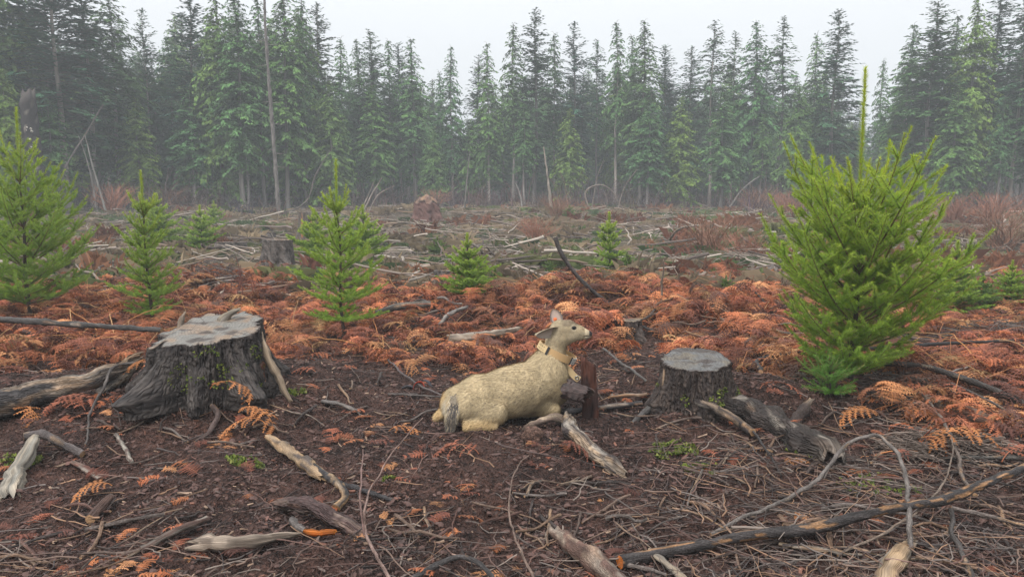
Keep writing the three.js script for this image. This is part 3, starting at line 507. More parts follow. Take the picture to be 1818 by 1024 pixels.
// stumps farther off
const STUMPS = 'sawn stumps farther off in the clearing';
function farStump(u, foot, top, half, label, o = {}) { const p = spot(u, foot), d = -p.z, h = at(u, top, d).y - p.y, r = half / FOCAL * d; return stump('tree_stump', label, p, { r, h, seed: Math.round(u), n: 56, rows: 16, rings: 12, ridge: 0.05, lump: 0.12, lobes: [[0.8, 0.3, 0.5], [2.4, 0.35, 0.55], [4, 0.4, 0.4], [5.4, 0.3, 0.4]], tiltZ: 0.05, freq: 5, bark: [0.085, 0.072, 0.066], flake: [0.2, 0.17, 0.15], face: [0.17, 0.15, 0.135], ...o }, STUMPS); }
farStump(492, 490, 426, 26, 'grey flared stump standing left of the slender open fir', { lump: 0.2, lobes: [[0.6, 0.3, 1.1], [1.6, 0.25, 0.6], [2.6, 0.3, 1.2], [4.3, 0.4, 0.6]] });
{ const t = farStump(548, 436, 377, 15, 'tall split stump with orange torn wood, behind the flared grey stump', { bark: [0.09, 0.075, 0.065], lump: 0.25, steps: (x, z) => -0.25 * sstep(0.05, 0.12, x), paint: (c, th, y) => (n3(Math.cos(th) * 2, y * 0.8, Math.sin(th) * 2) > 0.25 && y > 0.3 ? [0.42, 0.19, 0.075] : c), lobes: [[3, 0.4, 0.7], [0.6, 0.3, 0.4]] }); splinter(t, 0.15, 0.25, 0.06, 1.0, 0.02, 0, [0.3, 0.16, 0.08], 5); }
farStump(410, 448, 430, 27, 'low flat stump left of the flared grey stump', { lobes: [[3, 0.4, 0.2]] });
farStump(474, 430, 412, 14, 'small low stump behind the flared grey stump', { lobes: [[1, 0.4, 0.2]] });
farStump(757, 392, 354, 21, 'crumbling red-brown rotten stump with a ragged domed top', { bark: [0.12, 0.055, 0.045], flake: [0.2, 0.11, 0.09], face: [0.2, 0.11, 0.08], lump: 0.16, ridge: 0.1, steps: (x, z) => 0.15 - 1.0 * (x * x + z * z) + 0.12 * n3(x * 4, z * 4, 4), lobes: [[0.5, 0.4, 0.5], [2.8, 0.4, 0.5], [1.6, 0.4, 0.3], [4.5, 0.6, 0.3]] });
farStump(912, 478, 458, 17, 'low dark stump in the slash straight behind the deer');
farStump(792, 498, 480, 24, 'low broken stump left of the small upright fir behind the deer', { lobes: [[2, 0.5, 0.3]] });
farStump(720, 427, 412, 9, 'small grey stump in the slash below the rotten red stump');
farStump(930, 415, 402, 8, 'small far stump beside the rusty shrub');
farStump(1388, 498, 470, 22, 'grey root-like stump with drift wood around it', { lobes: [[0.2, 0.3, 1.4], [3.2, 0.3, 1.6], [1.5, 0.3, 0.5]], bark: [0.2, 0.17, 0.15], flake: [0.3, 0.26, 0.23] });
farStump(1662, 458, 436, 14, 'dark far stump behind the big bushy fir');
farStump(1110, 596, 568, 34, 'dark rotten stump sunk in the ferns behind the deer', { bark: [0.06, 0.045, 0.04], flake: [0.11, 0.08, 0.066], face: [0.2, 0.15, 0.1], lump: 0.25 });

// ---------------------------------------------------------------- logs and branches one can pick out, near ones first
logThing('fallen_branch', 'long thick dark branch with tan scars, lying across the lower right corner', 'branch', [[1098, 998, 0.03], [1190, 980, 0.04], [1320, 953, 0.07], [1430, 940, 0.1], [1520, 918, 0.11], [1580, 905, 0.12], [1680, 885, 0.15], [1740, 862, 0.17], [1850, 818, 0.2]], 0.029, 0.022, { bark: [0.05, 0.042, 0.04], wood: [0.4, 0.21, 0.095], wood2: [0.3, 0.17, 0.09], strip: 0.29, patch: 4.5, seed: 31, end: ORANGE, step: 0.012, sides: 16 });
logThing('fallen_branch', 'thin grey branch bent into an arch, leaning over the thick dark branch', 'branch', [[1262, 948, 0.03], [1330, 915, 0.05], [1400, 885, 0.07], [1450, 852, 0.1], [1485, 812, 0.14], [1515, 785, 0.19], [1560, 772, 0.2], [1590, 800, 0.16], [1608, 850, 0.12], [1615, 910, 0.12], [1617, 975, 0.03]], 0.011, 0.012, { bark: [0.17, 0.145, 0.13], wood: TAN, strip: 0.12, seed: 32 });
logThing('fallen_branch', 'side branch running from the thick dark branch toward the right edge', 'branch', [[1690, 900, 0.1], [1760, 918, 0.08], [1840, 935, 0.05]], 0.012, 0.008, { bark: [0.15, 0.12, 0.105], strip: 0.1, seed: 33 });
logThing('fallen_branch', 'dark branch dropping from the thick dark branch to the bottom edge', 'branch', [[1690, 905, 0.1], [1692, 950, 0.06], [1712, 990, 0.03], [1730, 1040, 0.02]], 0.011, 0.014, { bark: [0.07, 0.06, 0.055], strip: 0.12, seed: 34 });
logThing('fallen_log', 'weathered red-brown log running off the bottom edge near the middle', 'log', [[985, 945, 0.03], [1040, 985, 0.05], [1085, 1020, 0.05], [1140, 1070, 0.05]], 0.045, 0.055, { bark: [0.13, 0.075, 0.058], wood: [0.3, 0.2, 0.14], strip: 0.5, patch: 4, seed: 35, groove: 0.25, split: [0.15, 0] });
logThing('wood_shard', 'pale split shard leaning at the bottom edge by the thick dark branch', 'shard', [[1152, 976, 0.05], [1195, 1010, 0.04], [1245, 1055, 0.03]], 0.022, 0.026, { wood: [0.42, 0.32, 0.22], bark: [0.28, 0.2, 0.14], strip: 0.75, flat: 0.4, seed: 36, mat: M.wood, split: [0.2, 0] });
logThing('wood_shard', 'broad pale slab of split wood at the bottom edge below the arched branch', 'shard', [[1612, 962, 0.04], [1590, 995, 0.04], [1560, 1050, 0.03]], 0.04, 0.06, { wood: [0.42, 0.28, 0.16], bark: [0.2, 0.13, 0.09], strip: 0.75, flat: 0.5, seed: 37, mat: M.wood, groove: 0.3, split: [0.2, 0] });
logThing('wood_shard', 'tan split stick lying below the thick dark branch', 'shard', [[1385, 965, 0.02], [1445, 975, 0.03], [1505, 980, 0.02]], 0.016, 0.012, { wood: [0.42, 0.28, 0.16], bark: [0.2, 0.13, 0.09], strip: 0.7, flat: 0.6, seed: 38, mat: M.wood });
logThing('fallen_branch', 'dark crooked branch at the bottom edge, left of the red-brown log', 'branch', [[715, 1040, 0.02], [765, 1008, 0.05], [815, 988, 0.06], [850, 1000, 0.05], [885, 1040, 0.03]], 0.016, 0.01, { bark: [0.07, 0.062, 0.06], strip: 0.08, seed: 39 });
logThing('fallen_log', 'short splintered log with pale torn top and dark bark, in front of the deer', 'log', [[1006, 742, 0.07], [1020, 772, 0.08], [1050, 800, 0.06], [1100, 836, 0.01]], 0.05, 0.058, { bark: [0.06, 0.045, 0.042], wood: [0.36, 0.25, 0.16], wood2: [0.3, 0.26, 0.22], strip: 0.6, groove: 0.35, seed: 41, split: [0.25, 0.08], patch: 3 });
logThing('fallen_root', 'curved grey-brown root joining the splintered log in front of the deer', 'root', [[928, 764, 0], [955, 750, 0.05], [990, 742, 0.06], [1012, 752, 0.03]], 0.02, 0.036, { bark: [0.17, 0.12, 0.095], wood: PALE, strip: 0.3, seed: 42 });
logThing('fallen_log', 'thick buried log crusted with lichen, sloping down right of the small stump', 'log', [[1275, 718, -0.03], [1340, 735, 0.02], [1400, 768, 0.03], [1445, 795, 0.03], [1478, 812, 0.02]], 0.085, 0.1, { bark: [0.042, 0.032, 0.028], wood: [0.15, 0.1, 0.07], strip: 0.18, seed: 43, rough: 0.22, groove: 0.2, split: [0, 0.12], end: [0.06, 0.04, 0.033] });
logThing('broken_stub', 'dark upright broken stub behind the buried log', 'stub', [[1402, 762, -0.02], [1418, 738, 0.05], [1436, 716, 0.1]], 0.042, 0.036, { bark: [0.05, 0.035, 0.03], strip: 0.02, seed: 44, split: [0, 0.2], end: [0.07, 0.05, 0.04] });
logThing('fallen_branch', 'long dark branch reaching from under the big fir to the right edge', 'branch', [[1560, 644, 0.14], [1640, 650, 0.14], [1700, 668, 0.13], [1760, 690, 0.11], [1850, 732, 0.08]], 0.02, 0.03, { bark: [0.075, 0.062, 0.056], wood: PALE, strip: 0.14, seed: 45 });
logThing('fallen_branch', 'black straight branch passing behind the foot of the big fir', 'branch', [[1352, 660, 0.02], [1354, 636, 0.13], [1400, 628, 0.16], [1500, 622, 0.18], [1640, 612, 0.19], [1850, 602, 0.2]], 0.02, 0.016, { bark: [0.05, 0.045, 0.044], wood: [0.36, 0.2, 0.11], strip: 0.22, seed: 46 });
logThing('fallen_branch', 'thin pale forked branch above the long dark branch at right', 'branch', [[1690, 660, 0.1], [1735, 645, 0.13], [1775, 622, 0.17], [1830, 600, 0.2]], 0.01, 0.007, { bark: [0.25, 0.22, 0.2], strip: 0.1, seed: 47 });
logThing('fallen_log', 'lichen-speckled dark log at the right edge behind the long branch', 'log', [[1735, 640, 0.03], [1790, 630, 0.06], [1870, 618, 0.06]], 0.07, 0.09, { bark: [0.085, 0.075, 0.07], wood: [0.33, 0.33, 0.3], strip: 0.3, patch: 12, seed: 48 });
logThing('fallen_log', 'splintered reddish log torn open near the right edge', 'log', [[1632, 700, 0.05], [1680, 725, 0.07], [1730, 738, 0.07], [1775, 752, 0.05]], 0.03, 0.07, { bark: [0.17, 0.1, 0.08], wood: [0.38, 0.24, 0.16], strip: 0.6, groove: 0.45, seed: 49, split: [0.1, 0.25], mat: M.wood });
logThing('fallen_branch', 'dark straight stick lying level near the right edge', 'branch', [[1655, 814, 0.05], [1740, 811, 0.06], [1812, 812, 0.06]], 0.011, 0.013, { bark: [0.1, 0.09, 0.08], strip: 0.05, seed: 50 });
logThing('fallen_branch', 'long pale crooked branch running down among the brush at right', 'branch', [[1640, 700, 0.15], [1678, 752, 0.12], [1700, 800, 0.1], [1712, 850, 0.06], [1735, 880, 0.03]], 0.009, 0.013, { bark: [0.16, 0.125, 0.105], strip: 0.1, seed: 51 });
logThing('fallen_branch', 'long thick dark branch at the left edge, resting toward the big stump', 'branch', [[-40, 566, 0, 7.3], [60, 571, 0, 7.15], [150, 577, 0, 7.05], [225, 582, 0, 6.95], [286, 586, 0, 6.85]], 0.034, 0.024, { bark: [0.085, 0.075, 0.07], wood: [0.33, 0.2, 0.13], strip: 0.16, seed: 52, end: TAN });
logThing('broken_stub', 'dark forked prop under the long branch at the left edge', 'stub', [[20, 615, -0.02], [32, 590, 0.1], [70, 600, 0.08], [85, 606, 0.02]], 0.035, 0.02, { bark: [0.06, 0.05, 0.048], strip: 0.1, seed: 53 });
logThing('fallen_log', 'thick splintered log at the left edge with pale torn fibres', 'log', [[-60, 735, 0.08], [20, 712, 0.1], [90, 692, 0.11], [150, 678, 0.12], [215, 655, 0.14], [245, 640, 0.16]], 0.12, 0.05, { bark: [0.05, 0.043, 0.042], wood: [0.33, 0.22, 0.14], wood2: [0.26, 0.22, 0.18], strip: 0.5, groove: 0.3, seed: 54, split: [0, 0.3], patch: 1.4 });
logThing('fallen_branch', 'thin dark root bending over the splintered log at left', 'branch', [[240, 644, 0.18], [205, 650, 0.2], [180, 690, 0.14], [162, 730, 0.06], [150, 790, 0.0]], 0.012, 0.006, { bark: [0.13, 0.11, 0.1], strip: 0.1, seed: 55 });
logThing('broken_stub', 'pale splintered stub at the lower left edge', 'stub', [[15, 880, -0.01], [30, 845, 0.03], [52, 800, 0.08], [62, 778, 0.1]], 0.075, 0.035, { bark: [0.1, 0.085, 0.07], wood: [0.4, 0.33, 0.25], wood2: [0.3, 0.28, 0.24], strip: 0.8, groove: 0.5, seed: 56, split: [0.25, 0], mat: M.wood });
logThing('fallen_branch', 'dark curved root arching over the pale stub at lower left', 'root', [[40, 775, 0.1], [72, 770, 0.11], [105, 785, 0.08], [145, 806, 0.03]], 0.028, 0.026, { bark: [0.11, 0.09, 0.085], wood: TAN, strip: 0.25, seed: 57 });
logThing('wood_shard', 'red-brown crumbling bark slab below the curved root', 'shard', [[128, 820, 0.02], [150, 833, 0.03], [178, 850, 0.02]], 0.022, 0.026, { bark: [0.17, 0.07, 0.05], wood: [0.2, 0.09, 0.06], strip: 0.5, flat: 0.5, groove: 0.4, seed: 58, mat: M.wood });
logThing('fallen_log', 'stripped splintered root slab sloping away from the big stump', 'root', [[478, 778, 0.05], [510, 800, 0.06], [545, 825, 0.06], [568, 842, 0.04]], 0.042, 0.05, { bark: [0.09, 0.07, 0.06], wood: [0.42, 0.27, 0.15], wood2: [0.36, 0.26, 0.17], strip: 0.72, groove: 0.35, seed: 59, split: [0.3, 0.1], flat: 0.7 });
logThing('fallen_root', 'curling tan and black root below the splintered slab', 'root', [[556, 830, 0.05], [585, 848, 0.06], [608, 868, 0.06], [612, 885, 0.05], [598, 902, 0.03]], 0.026, 0.022, { bark: [0.055, 0.05, 0.05], wood: [0.45, 0.27, 0.13], strip: 0.5, patch: 4, seed: 60 });
logThing('fallen_branch', 'short black stick pointing right from the curling root', 'branch', [[605, 858, 0.03], [650, 873, 0.03], [696, 888, 0.01]], 0.017, 0.013, { bark: [0.05, 0.045, 0.046], wood: PALE, strip: 0.12, seed: 61 });
logThing('fallen_log', 'dark purple-brown broken log with flaking bark, lower middle left', 'log', [[498, 893, 0.06], [550, 900, 0.08], [600, 925, 0.06], [650, 955, 0.0]], 0.055, 0.04, { bark: [0.085, 0.052, 0.048], wood: [0.2, 0.11, 0.08], strip: 0.5, groove: 0.3, seed: 62, split: [0.15, 0], flat: 0.75, end: [0.14, 0.07, 0.05] });
{ const a = thing('broken_stick', 'short broken stick with bright orange torn wood', 'stick', spot(560, 945)); onThing('bark_end', a, path([[518, 922, 0.05], [528, 936, 0.04], [540, 943, 0.035]]), 0.018, 0.016, { bark: [0.14, 0.12, 0.11], strip: 0.05, seed: 63, mat: M.branch }); onThing('torn_wood', a, path([[538, 942, 0.036], [560, 944, 0.035], [590, 942, 0.035]]), 0.014, 0.017, { bark: [0.55, 0.13, 0.02], wood: [0.62, 0.2, 0.035], wood2: [0.6, 0.17, 0.03], strip: 0.6, groove: 0.3, seed: 64, split: [0, 0.3], mat: M.wood, end: [0.6, 0.2, 0.03] }); }
logThing('fallen_log', 'pale weathered chunk of log with a dark underside, lower left', 'log', [[352, 968, 0.05], [400, 962, 0.06], [460, 958, 0.06], [528, 950, 0.03]], 0.05, 0.022, { bark: [0.14, 0.105, 0.08], wood: [0.4, 0.31, 0.24], wood2: [0.34, 0.27, 0.21], strip: 0.6, groove: 0.3, seed: 65, split: [0.08, 0.1], mat: M.wood, flat: 0.8 });
logThing('wood_shard', 'long brown bark chunk left of the pale weathered log', 'shard', [[252, 975, 0.02], [300, 948, 0.04], [368, 920, 0.02]], 0.03, 0.024, { bark: [0.11, 0.065, 0.052], wood: [0.2, 0.12, 0.09], strip: 0.4, flat: 0.6, groove: 0.35, seed: 66, mat: M.wood });
logThing('wood_shard', 'small rounded bark lump at lower left', 'shard', [[158, 922, 0.02], [178, 900, 0.04], [196, 882, 0.02]], 0.026, 0.022, { bark: [0.12, 0.07, 0.055], strip: 0.3, seed: 67, mat: M.wood });
logThing('fallen_branch', 'dark stick lying below the small bark lump', 'branch', [[150, 942, 0.02], [210, 928, 0.03], [292, 912, 0.02]], 0.013, 0.009, { bark: [0.1, 0.078, 0.068], strip: 0.1, seed: 68 });
logThing('wood_shard', 'lichen-whitened short stick on the soil below the big stump', 'shard', [[205, 770, 0.02], [220, 795, 0.025], [234, 822, 0.01]], 0.013, 0.016, { bark: [0.13, 0.09, 0.075], wood: [0.42, 0.38, 0.32], strip: 0.5, patch: 10, seed: 69 });
logThing('fallen_log', 'pale weathered log lying behind the deer', 'log', [[806, 600, 0.2], [850, 596, 0.22], [890, 590, 0.22], [922, 583, 0.2]], 0.05, 0.035, { bark: [0.2, 0.15, 0.115], wood: [0.4, 0.31, 0.23], wood2: [0.34, 0.29, 0.24], strip: 0.75, groove: 0.25, seed: 70, mat: M.wood, split: [0.05, 0.15] });
logThing('fallen_log', 'grey curved stick above the pale log behind the deer', 'log', [[780, 578, 0.14], [792, 562, 0.22], [810, 552, 0.26], [830, 545, 0.2]], 0.03, 0.02, { bark: [0.15, 0.13, 0.12], wood: [0.3, 0.27, 0.24], strip: 0.4, seed: 71 });
logThing('fallen_log', 'tan broken log half sunk in ferns near the slender fir', 'log', [[668, 556, 0.18], [700, 546, 0.24], [735, 540, 0.26], [765, 540, 0.2]], 0.04, 0.05, { bark: [0.13, 0.115, 0.105], wood: [0.38, 0.25, 0.16], strip: 0.5, patch: 1.5, groove: 0.25, seed: 72 });
logThing('bent_stick', 'long bent dark stick rising from the fern mound behind the deer', 'stick', [[1172, 592, 0.05], [1130, 574, 0.12], [1082, 540, 0, 10.0], [1040, 505, 0, 10.0], [1008, 468, 0, 10.0], [995, 445, 0, 10.0], [985, 421, 0, 10.0]], 0.016, 0.03, { bark: [0.075, 0.066, 0.063], wood: PALE, strip: 0.1, seed: 73 });
logThing('fallen_branch', 'thin tan stem curving over the dark stump in the ferns', 'branch', [[1080, 545, 0, 9.9], [1110, 572, 0, 9.6], [1150, 584, 0, 9.4], [1192, 583, 0.1]], 0.009, 0.005, { bark: [0.34, 0.22, 0.13], strip: 0.1, seed: 74 });
logThing('fallen_branch', 'thin dark branch slanting down to the rump of the deer', 'branch', [[688, 638, 0.06], [722, 668, 0.06], [760, 692, 0.05], [796, 706, 0.03]], 0.01, 0.009, { bark: [0.13, 0.105, 0.1], strip: 0.05, seed: 75 });
logThing('fallen_branch', 'dark level branch crossing below the slanting one by the deer', 'branch', [[690, 700, 0.02], [740, 702, 0.025], [790, 705, 0.02]], 0.01, 0.007, { bark: [0.12, 0.1, 0.09], strip: 0.05, seed: 76 });
logThing('wood_shard', 'grey flat bark slab on the soil between stump and deer', 'shard', [[572, 712, 0.02], [605, 718, 0.04], [640, 732, 0.02]], 0.03, 0.025, { bark: [0.15, 0.13, 0.12], wood: [0.2, 0.17, 0.15], strip: 0.4, flat: 0.5, groove: 0.4, seed: 77 });
logThing('fallen_branch', 'dark stick leaning in the ferns right of the small stump', 'branch', [[1318, 625, 0.02], [1345, 607, 0.1], [1368, 588, 0.2]], 0.013, 0.009, { bark: [0.09, 0.08, 0.075], strip: 0.03, seed: 78 });
logThing('fallen_branch', 'grey stick sloping through the brush beside the upright slab', 'branch', [[1072, 618, 0.12], [1100, 642, 0.1], [1130, 662, 0.08], [1150, 678, 0.04]], 0.011, 0.01, { bark: [0.14, 0.125, 0.115], strip: 0.05, seed: 79 });
logThing('fallen_log', 'dark wet log lying level between the deer and the small stump', 'log', [[940, 735, 0.0], [1010, 730, 0.03], [1080, 722, 0.04], [1140, 716, 0.03]], 0.024, 0.02, { bark: [0.05, 0.045, 0.046], wood: [0.4, 0.2, 0.1], strip: 0.25, patch: 2, seed: 80 });
logThing('wood_shard', 'orange-tan split sticks end beside the dark wet log', 'shard', [[1085, 705, 0.05], [1120, 702, 0.06], [1150, 700, 0.05]], 0.014, 0.018, { bark: [0.2, 0.11, 0.07], wood: [0.45, 0.24, 0.12], strip: 0.6, groove: 0.3, seed: 81, split: [0.2, 0.2], mat: M.wood });
logThing('wood_shard', 'small tan splinter on the bare soil below the small stump', 'shard', [[1298, 842, 0.01], [1312, 851, 0.014], [1328, 860, 0.01]], 0.009, 0.007, { wood: TAN, bark: [0.25, 0.15, 0.09], strip: 0.7, flat: 0.5, seed: 82, mat: M.wood });
logThing('fallen_branch', 'thin bent sapling stem rising from the bottom edge left of centre', 'stem', [[700, 1040, 0.02], [668, 990, 0.08], [648, 945, 0.12], [648, 905, 0.2], [668, 850, 0.3], [700, 800, 0.4], [752, 742, 0.5]], 0.008, 0.003, { bark: [0.27, 0.18, 0.15], strip: 0, seed: 83 });
logThing('fallen_branch', 'second thin stem forking off the bent sapling stem', 'stem', [[648, 950, 0.1], [640, 900, 0.2], [640, 850, 0.28], [645, 797, 0.36]], 0.006, 0.003, { bark: [0.24, 0.15, 0.13], strip: 0, seed: 84 });
logThing('fallen_branch', 'long thin tan stem bowing up through the litter at bottom centre', 'stem', [[958, 1040, 0.02], [925, 980, 0.05], [905, 920, 0.08], [905, 880, 0.1], [918, 830, 0.1], [938, 808, 0.08]], 0.007, 0.003, { bark: [0.24, 0.165, 0.13], strip: 0, seed: 85 });
logThing('fallen_branch', 'pale curved twig standing in the brush below the long dark branch', 'branch', [[1488, 985, 0.02], [1580, 940, 0.08], [1660, 880, 0.14], [1690, 815, 0.18], [1692, 775, 0.2]], 0.007, 0.003, { bark: [0.24, 0.18, 0.14], strip: 0, seed: 86 });
logThing('fallen_branch', 'grey branch sloping through the brush at the right edge', 'branch', [[1690, 680, 0.12], [1745, 705, 0.1], [1800, 735, 0.07], [1850, 760, 0.05]], 0.01, 0.008, { bark: [0.13, 0.11, 0.1], strip: 0.04, seed: 87 });
// upright slab and rounded chunk in front of the chest of the deer
{
  const p = at(1050, 712, 5.72); p.y = H(p.x, p.z); const g = new Geo(), n = 16, m = 8, Hh = 0.44, col = (x, y, z) => { const k = 0.75 + 0.6 * n3(x * 30, y * 5, z * 30) * 0.6, e = sstep(0.1, 0.5, n3(x * 9, y * 3, 7)); return mixc([0.115, 0.045, 0.03], [0.055, 0.03, 0.026], e).map((v) => v * k); };
  for (const face of [1, -1]) for (let j = 0; j <= n; j++) for (let i = 0; i <= m; i++) { const s = j / n, e = i / m * 2 - 1, top = Hh - 0.045 * e + 0.03 * n3(e * 3.5, face * 0.4, 1) + 0.012 * n3(e * 11, face, 3), y = lerp(-0.05, top, s), w = 0.062 * (1.06 - 0.12 * s) * (1 + 0.06 * n3(s * 5, e > 0 ? 3 : 9, 2)), x = e * w - 0.03 * s, z = face * (0.02 * Math.sqrt(Math.max(0.08, 1 - e * e))) + 0.012 * e * e - 0.008 * Math.max(0, n3(e * 3, s * 3, 4)) * face; g.v(x, y, z, col(x, y, z), x, y); }
  const K = (n + 1) * (m + 1); for (let f = 0; f < 2; f++) for (let j = 0; j < n; j++) for (let i = 0; i < m; i++) { const q = f * K + j * (m + 1) + i; f ? g.q(q, q + m + 1, q + m + 2, q + 1) : g.q(q, q + 1, q + m + 2, q + m + 1); }
  for (let i = 0; i < m; i++) { const q = n * (m + 1) + i; g.q(q, q + 1, K + q + 1, K + q); } for (let j = 0; j < n; j++) for (const i of [0, m]) { const q = j * (m + 1) + i; i ? g.q(q, K + q, K + q + m + 1, q + m + 1) : g.q(q, q + m + 1, K + q + m + 1, K + q); }
  solo('bark_slab', g.geo(), M.wood, 'upright red-brown slab of rotten wood in front of the deer', 'slab', null, 'thing', p);
}
// mid and far drift wood, snags and bare stems
const FARWOOD = 'pale fallen wood in the slash';
[
  [[[1145, 462, 0.1], [1180, 478, 0.2], [1215, 480, 0.15]], 0.05, 'curved pale branch lying left of the drift wood stump'], [[[1195, 513, 0.05], [1225, 500, 0.15], [1252, 484, 0.2]], 0.05, 'pale pole sloping up toward the drift wood stump'], [[[1300, 482, 0.15], [1335, 492, 0.12], [1352, 497, 0.05]], 0.05, 'pale pole right of the drift wood stump'],
  [[[1185, 430, 0.1], [1212, 404, 0.7], [1242, 400, 0.8]], 0.045, 'bowed pale branch arching in the far slash'], [[[1173, 550, 0.02], [1176, 505, 0.35], [1178, 462, 0.75]], 0.014, 'thin grey forked stick standing among the ferns'], [[[895, 470, 0.05], [940, 474, 0.08], [958, 474, 0.04]], 0.05, 'level pale log by the low dark stump'],
  [[[1345, 422, 0.1], [1400, 420, 0.15], [1460, 419, 0.1]], 0.06, 'long thin level log in the far slash'], [[[690, 405, 0.1], [730, 396, 0.4], [790, 412, 0.1]], 0.05, 'bowed pale branch below the rotten red stump'], [[[735, 402, 0.1], [790, 415, 0.2], [830, 430, 0.1]], 0.05, 'long pale branch sloping right below the rotten red stump'], [[[640, 400, 0.1], [690, 390, 0.5], [740, 402, 0.1]], 0.05, 'pale arched branch left of the rotten red stump'],
  [[[50, 420, 0.1], [110, 428, 0.15], [150, 424, 0.1]], 0.06, 'level pale log far off behind the fir at the left edge'], [[[1010, 428, 0.05], [1060, 426, 0.1], [1110, 418, 0.1]], 0.05, 'thin level log left of the long-tipped fir'], [[[940, 445, 0.05], [975, 440, 0.3], [1010, 470, 0.4]], 0.03, 'thin dark branch hooked near the top of the bent dark stick'],
].forEach(([l, r, label], i) => logThing('fallen_branch', label, 'branch', l, r, r * 0.6, { bark: [0.3, 0.25, 0.205], wood: PALE, strip: 0.3, seed: 120 + i, group: FARWOOD, step: 0.08, sides: 6 }));
[
  [[[100, 345, 0, 42], [115, 300, 0, 42], [150, 240, 0, 42], [182, 185, 0, 42]], 0.07, [0.22, 0.19, 0.17], 'long bare sapling leaning right at the left forest edge'], [[[188, 358, 0, 41], [165, 300, 0, 41], [150, 240, 0, 41]], 0.06, [0.26, 0.24, 0.215], 'bare pale sapling leaning left, crossing the long leaning one'], [[[170, 330, 0, 41.5], [155, 290, 0, 41.5], [138, 240, 0, 41.5]], 0.04, [0.24, 0.22, 0.2], 'thin bare sapling between the two crossed ones'],
  [[[979, 366, 0, 48], [973, 320, 0, 48], [965, 260, 0, 48]], 0.09, [0.36, 0.3, 0.24], 'leaning grey snag stripped of bark before the forest'], [[[1048, 366, 0, 46], [1040, 340, 0, 46], [1068, 328, 0, 46], [1092, 345, 0, 46], [1098, 362, 0, 46]], 0.05, [0.27, 0.22, 0.18], 'bare vine maple stem bowed into a hoop'], [[[1050, 364, 0, 46], [1062, 310, 0, 46], [1072, 285, 0, 46]], 0.04, [0.22, 0.18, 0.15], 'bare upright stem rising from the hooped maple'],
  [[[1095, 362, 0, 46], [1110, 330, 0, 46], [1132, 300, 0, 46]], 0.04, [0.25, 0.2, 0.17], 'bare stem leaning right from the hooped maple'], [[[640, 376, 0, 38], [660, 345, 0, 38], [678, 315, 0, 38]], 0.045, [0.36, 0.3, 0.26], 'pale bare stem leaning right beside the slender fir'], [[[650, 376, 0, 38], [672, 345, 0, 38], [700, 330, 0, 38]], 0.035, [0.33, 0.27, 0.23], 'second pale bare stem, more bent, beside the slender fir'], [[[635, 372, 0, 38], [652, 350, 0, 38], [664, 322, 0, 38]], 0.035, [0.36, 0.3, 0.26], 'third pale bare stem, shorter, beside the slender fir'],
  [[[510, 370, 0, 46], [545, 355, 0, 46], [560, 310, 0, 46], [590, 260, 0, 46]], 0.045, [0.2, 0.165, 0.14], 'bent bare maple stem in front of the tall pale trunk'], [[[824, 358, 0, 52], [828, 330, 0, 52], [834, 268, 0, 52]], 0.06, [0.2, 0.18, 0.16], 'thin grey pole standing at the forest edge, centre left'], [[[928, 362, 0, 50], [922, 340, 0, 50], [915, 325, 0, 50]], 0.06, [0.34, 0.31, 0.28], 'short pale leaning pole at the forest edge'], [[[1290, 362, 0, 50], [1320, 335, 0, 50], [1350, 312, 0, 50]], 0.06, [0.2, 0.18, 0.16], 'grey pole leaning right against the trees'],
].forEach(([l, r, c, label], i) => { const pts = path(l); pts[0].y = H(pts[0].x, pts[0].z) - 0.05; solo('bare_sapling', logShape(pts, r, r * 0.35, { bark: c, strip: 0.1, wood: PALE, seed: 160 + i, step: 0.2, sides: 6 }), M.branch, label, 'sapling', 'bare saplings and poles at the forest edge'); });
{ // two standing dead trunks
  const a = path([[62, 352, 0, 40], [56, 260, 0, 40], [48, 172, 0, 40]]); a[0].y = H(a[0].x, a[0].z) - 0.1; const t = thing('dead_trunk', 'thick dark dead trunk broken off halfway, at the left forest edge', 'snag', a[0]); onThing('bark', t, a, 0.42, 0.36, { wobble: 0.1, bark: [0.035, 0.028, 0.027], wood: [0.08, 0.062, 0.058], strip: 0.2, seed: 180, step: 0.2, sides: 16, split: [0, 0.06] });
  const R = rng(44), fg = new Geo(); for (let k = 0; k < 16; k++) { const s = R(), q = a[0].clone().lerp(a[2], 0.35 + 0.4 * s).sub(a[0]), w = 0.03 + 0.05 * R(), x = q.x + 0.02 + 0.34 * R(); fg.tube([V(x, q.y, q.z + 0.3), V(x + w, q.y + w * 0.4, q.z + 0.45)], [w, w * 0.4], 6, [0.6, 0.56, 0.5]); } part('bracket_fungus', fg.geo(), M.plain, t).userData.kind = 'stuff';
  const b = path([[494, 364, 0, 44], [486, 260, 0, 44], [478, 160, 0, 44], [470, 40, 0, 44], [468, -30, 0, 44]]); b[0].y = H(b[0].x, b[0].z) - 0.1; const u = thing('dead_trunk', 'tall pale slender bare trunk rising in front of the left-hand trees', 'snag', b[0]); onThing('bark', u, b, 0.125, 0.06, { wobble: 0.15, bark: [0.2, 0.175, 0.16], wood: [0.3, 0.27, 0.245], strip: 0.4, seed: 181, step: 0.2, sides: 9 });
  for (let k = 0; k < 22; k++) { const q = b[0].clone().lerp(b[3], 0.12 + 0.85 * R()).sub(b[0]), an = R() * 6.3, L = 0.3 + 0.6 * R(), g = new Geo(); g.tube([q, q.clone().add(V(Math.cos(an) * L, 0.05 - 0.2 * R(), Math.sin(an) * L))], [0.016, 0.005], 4, [0.22, 0.19, 0.17]); part('dead_limb', g.geo(), M.plain, u); }
}
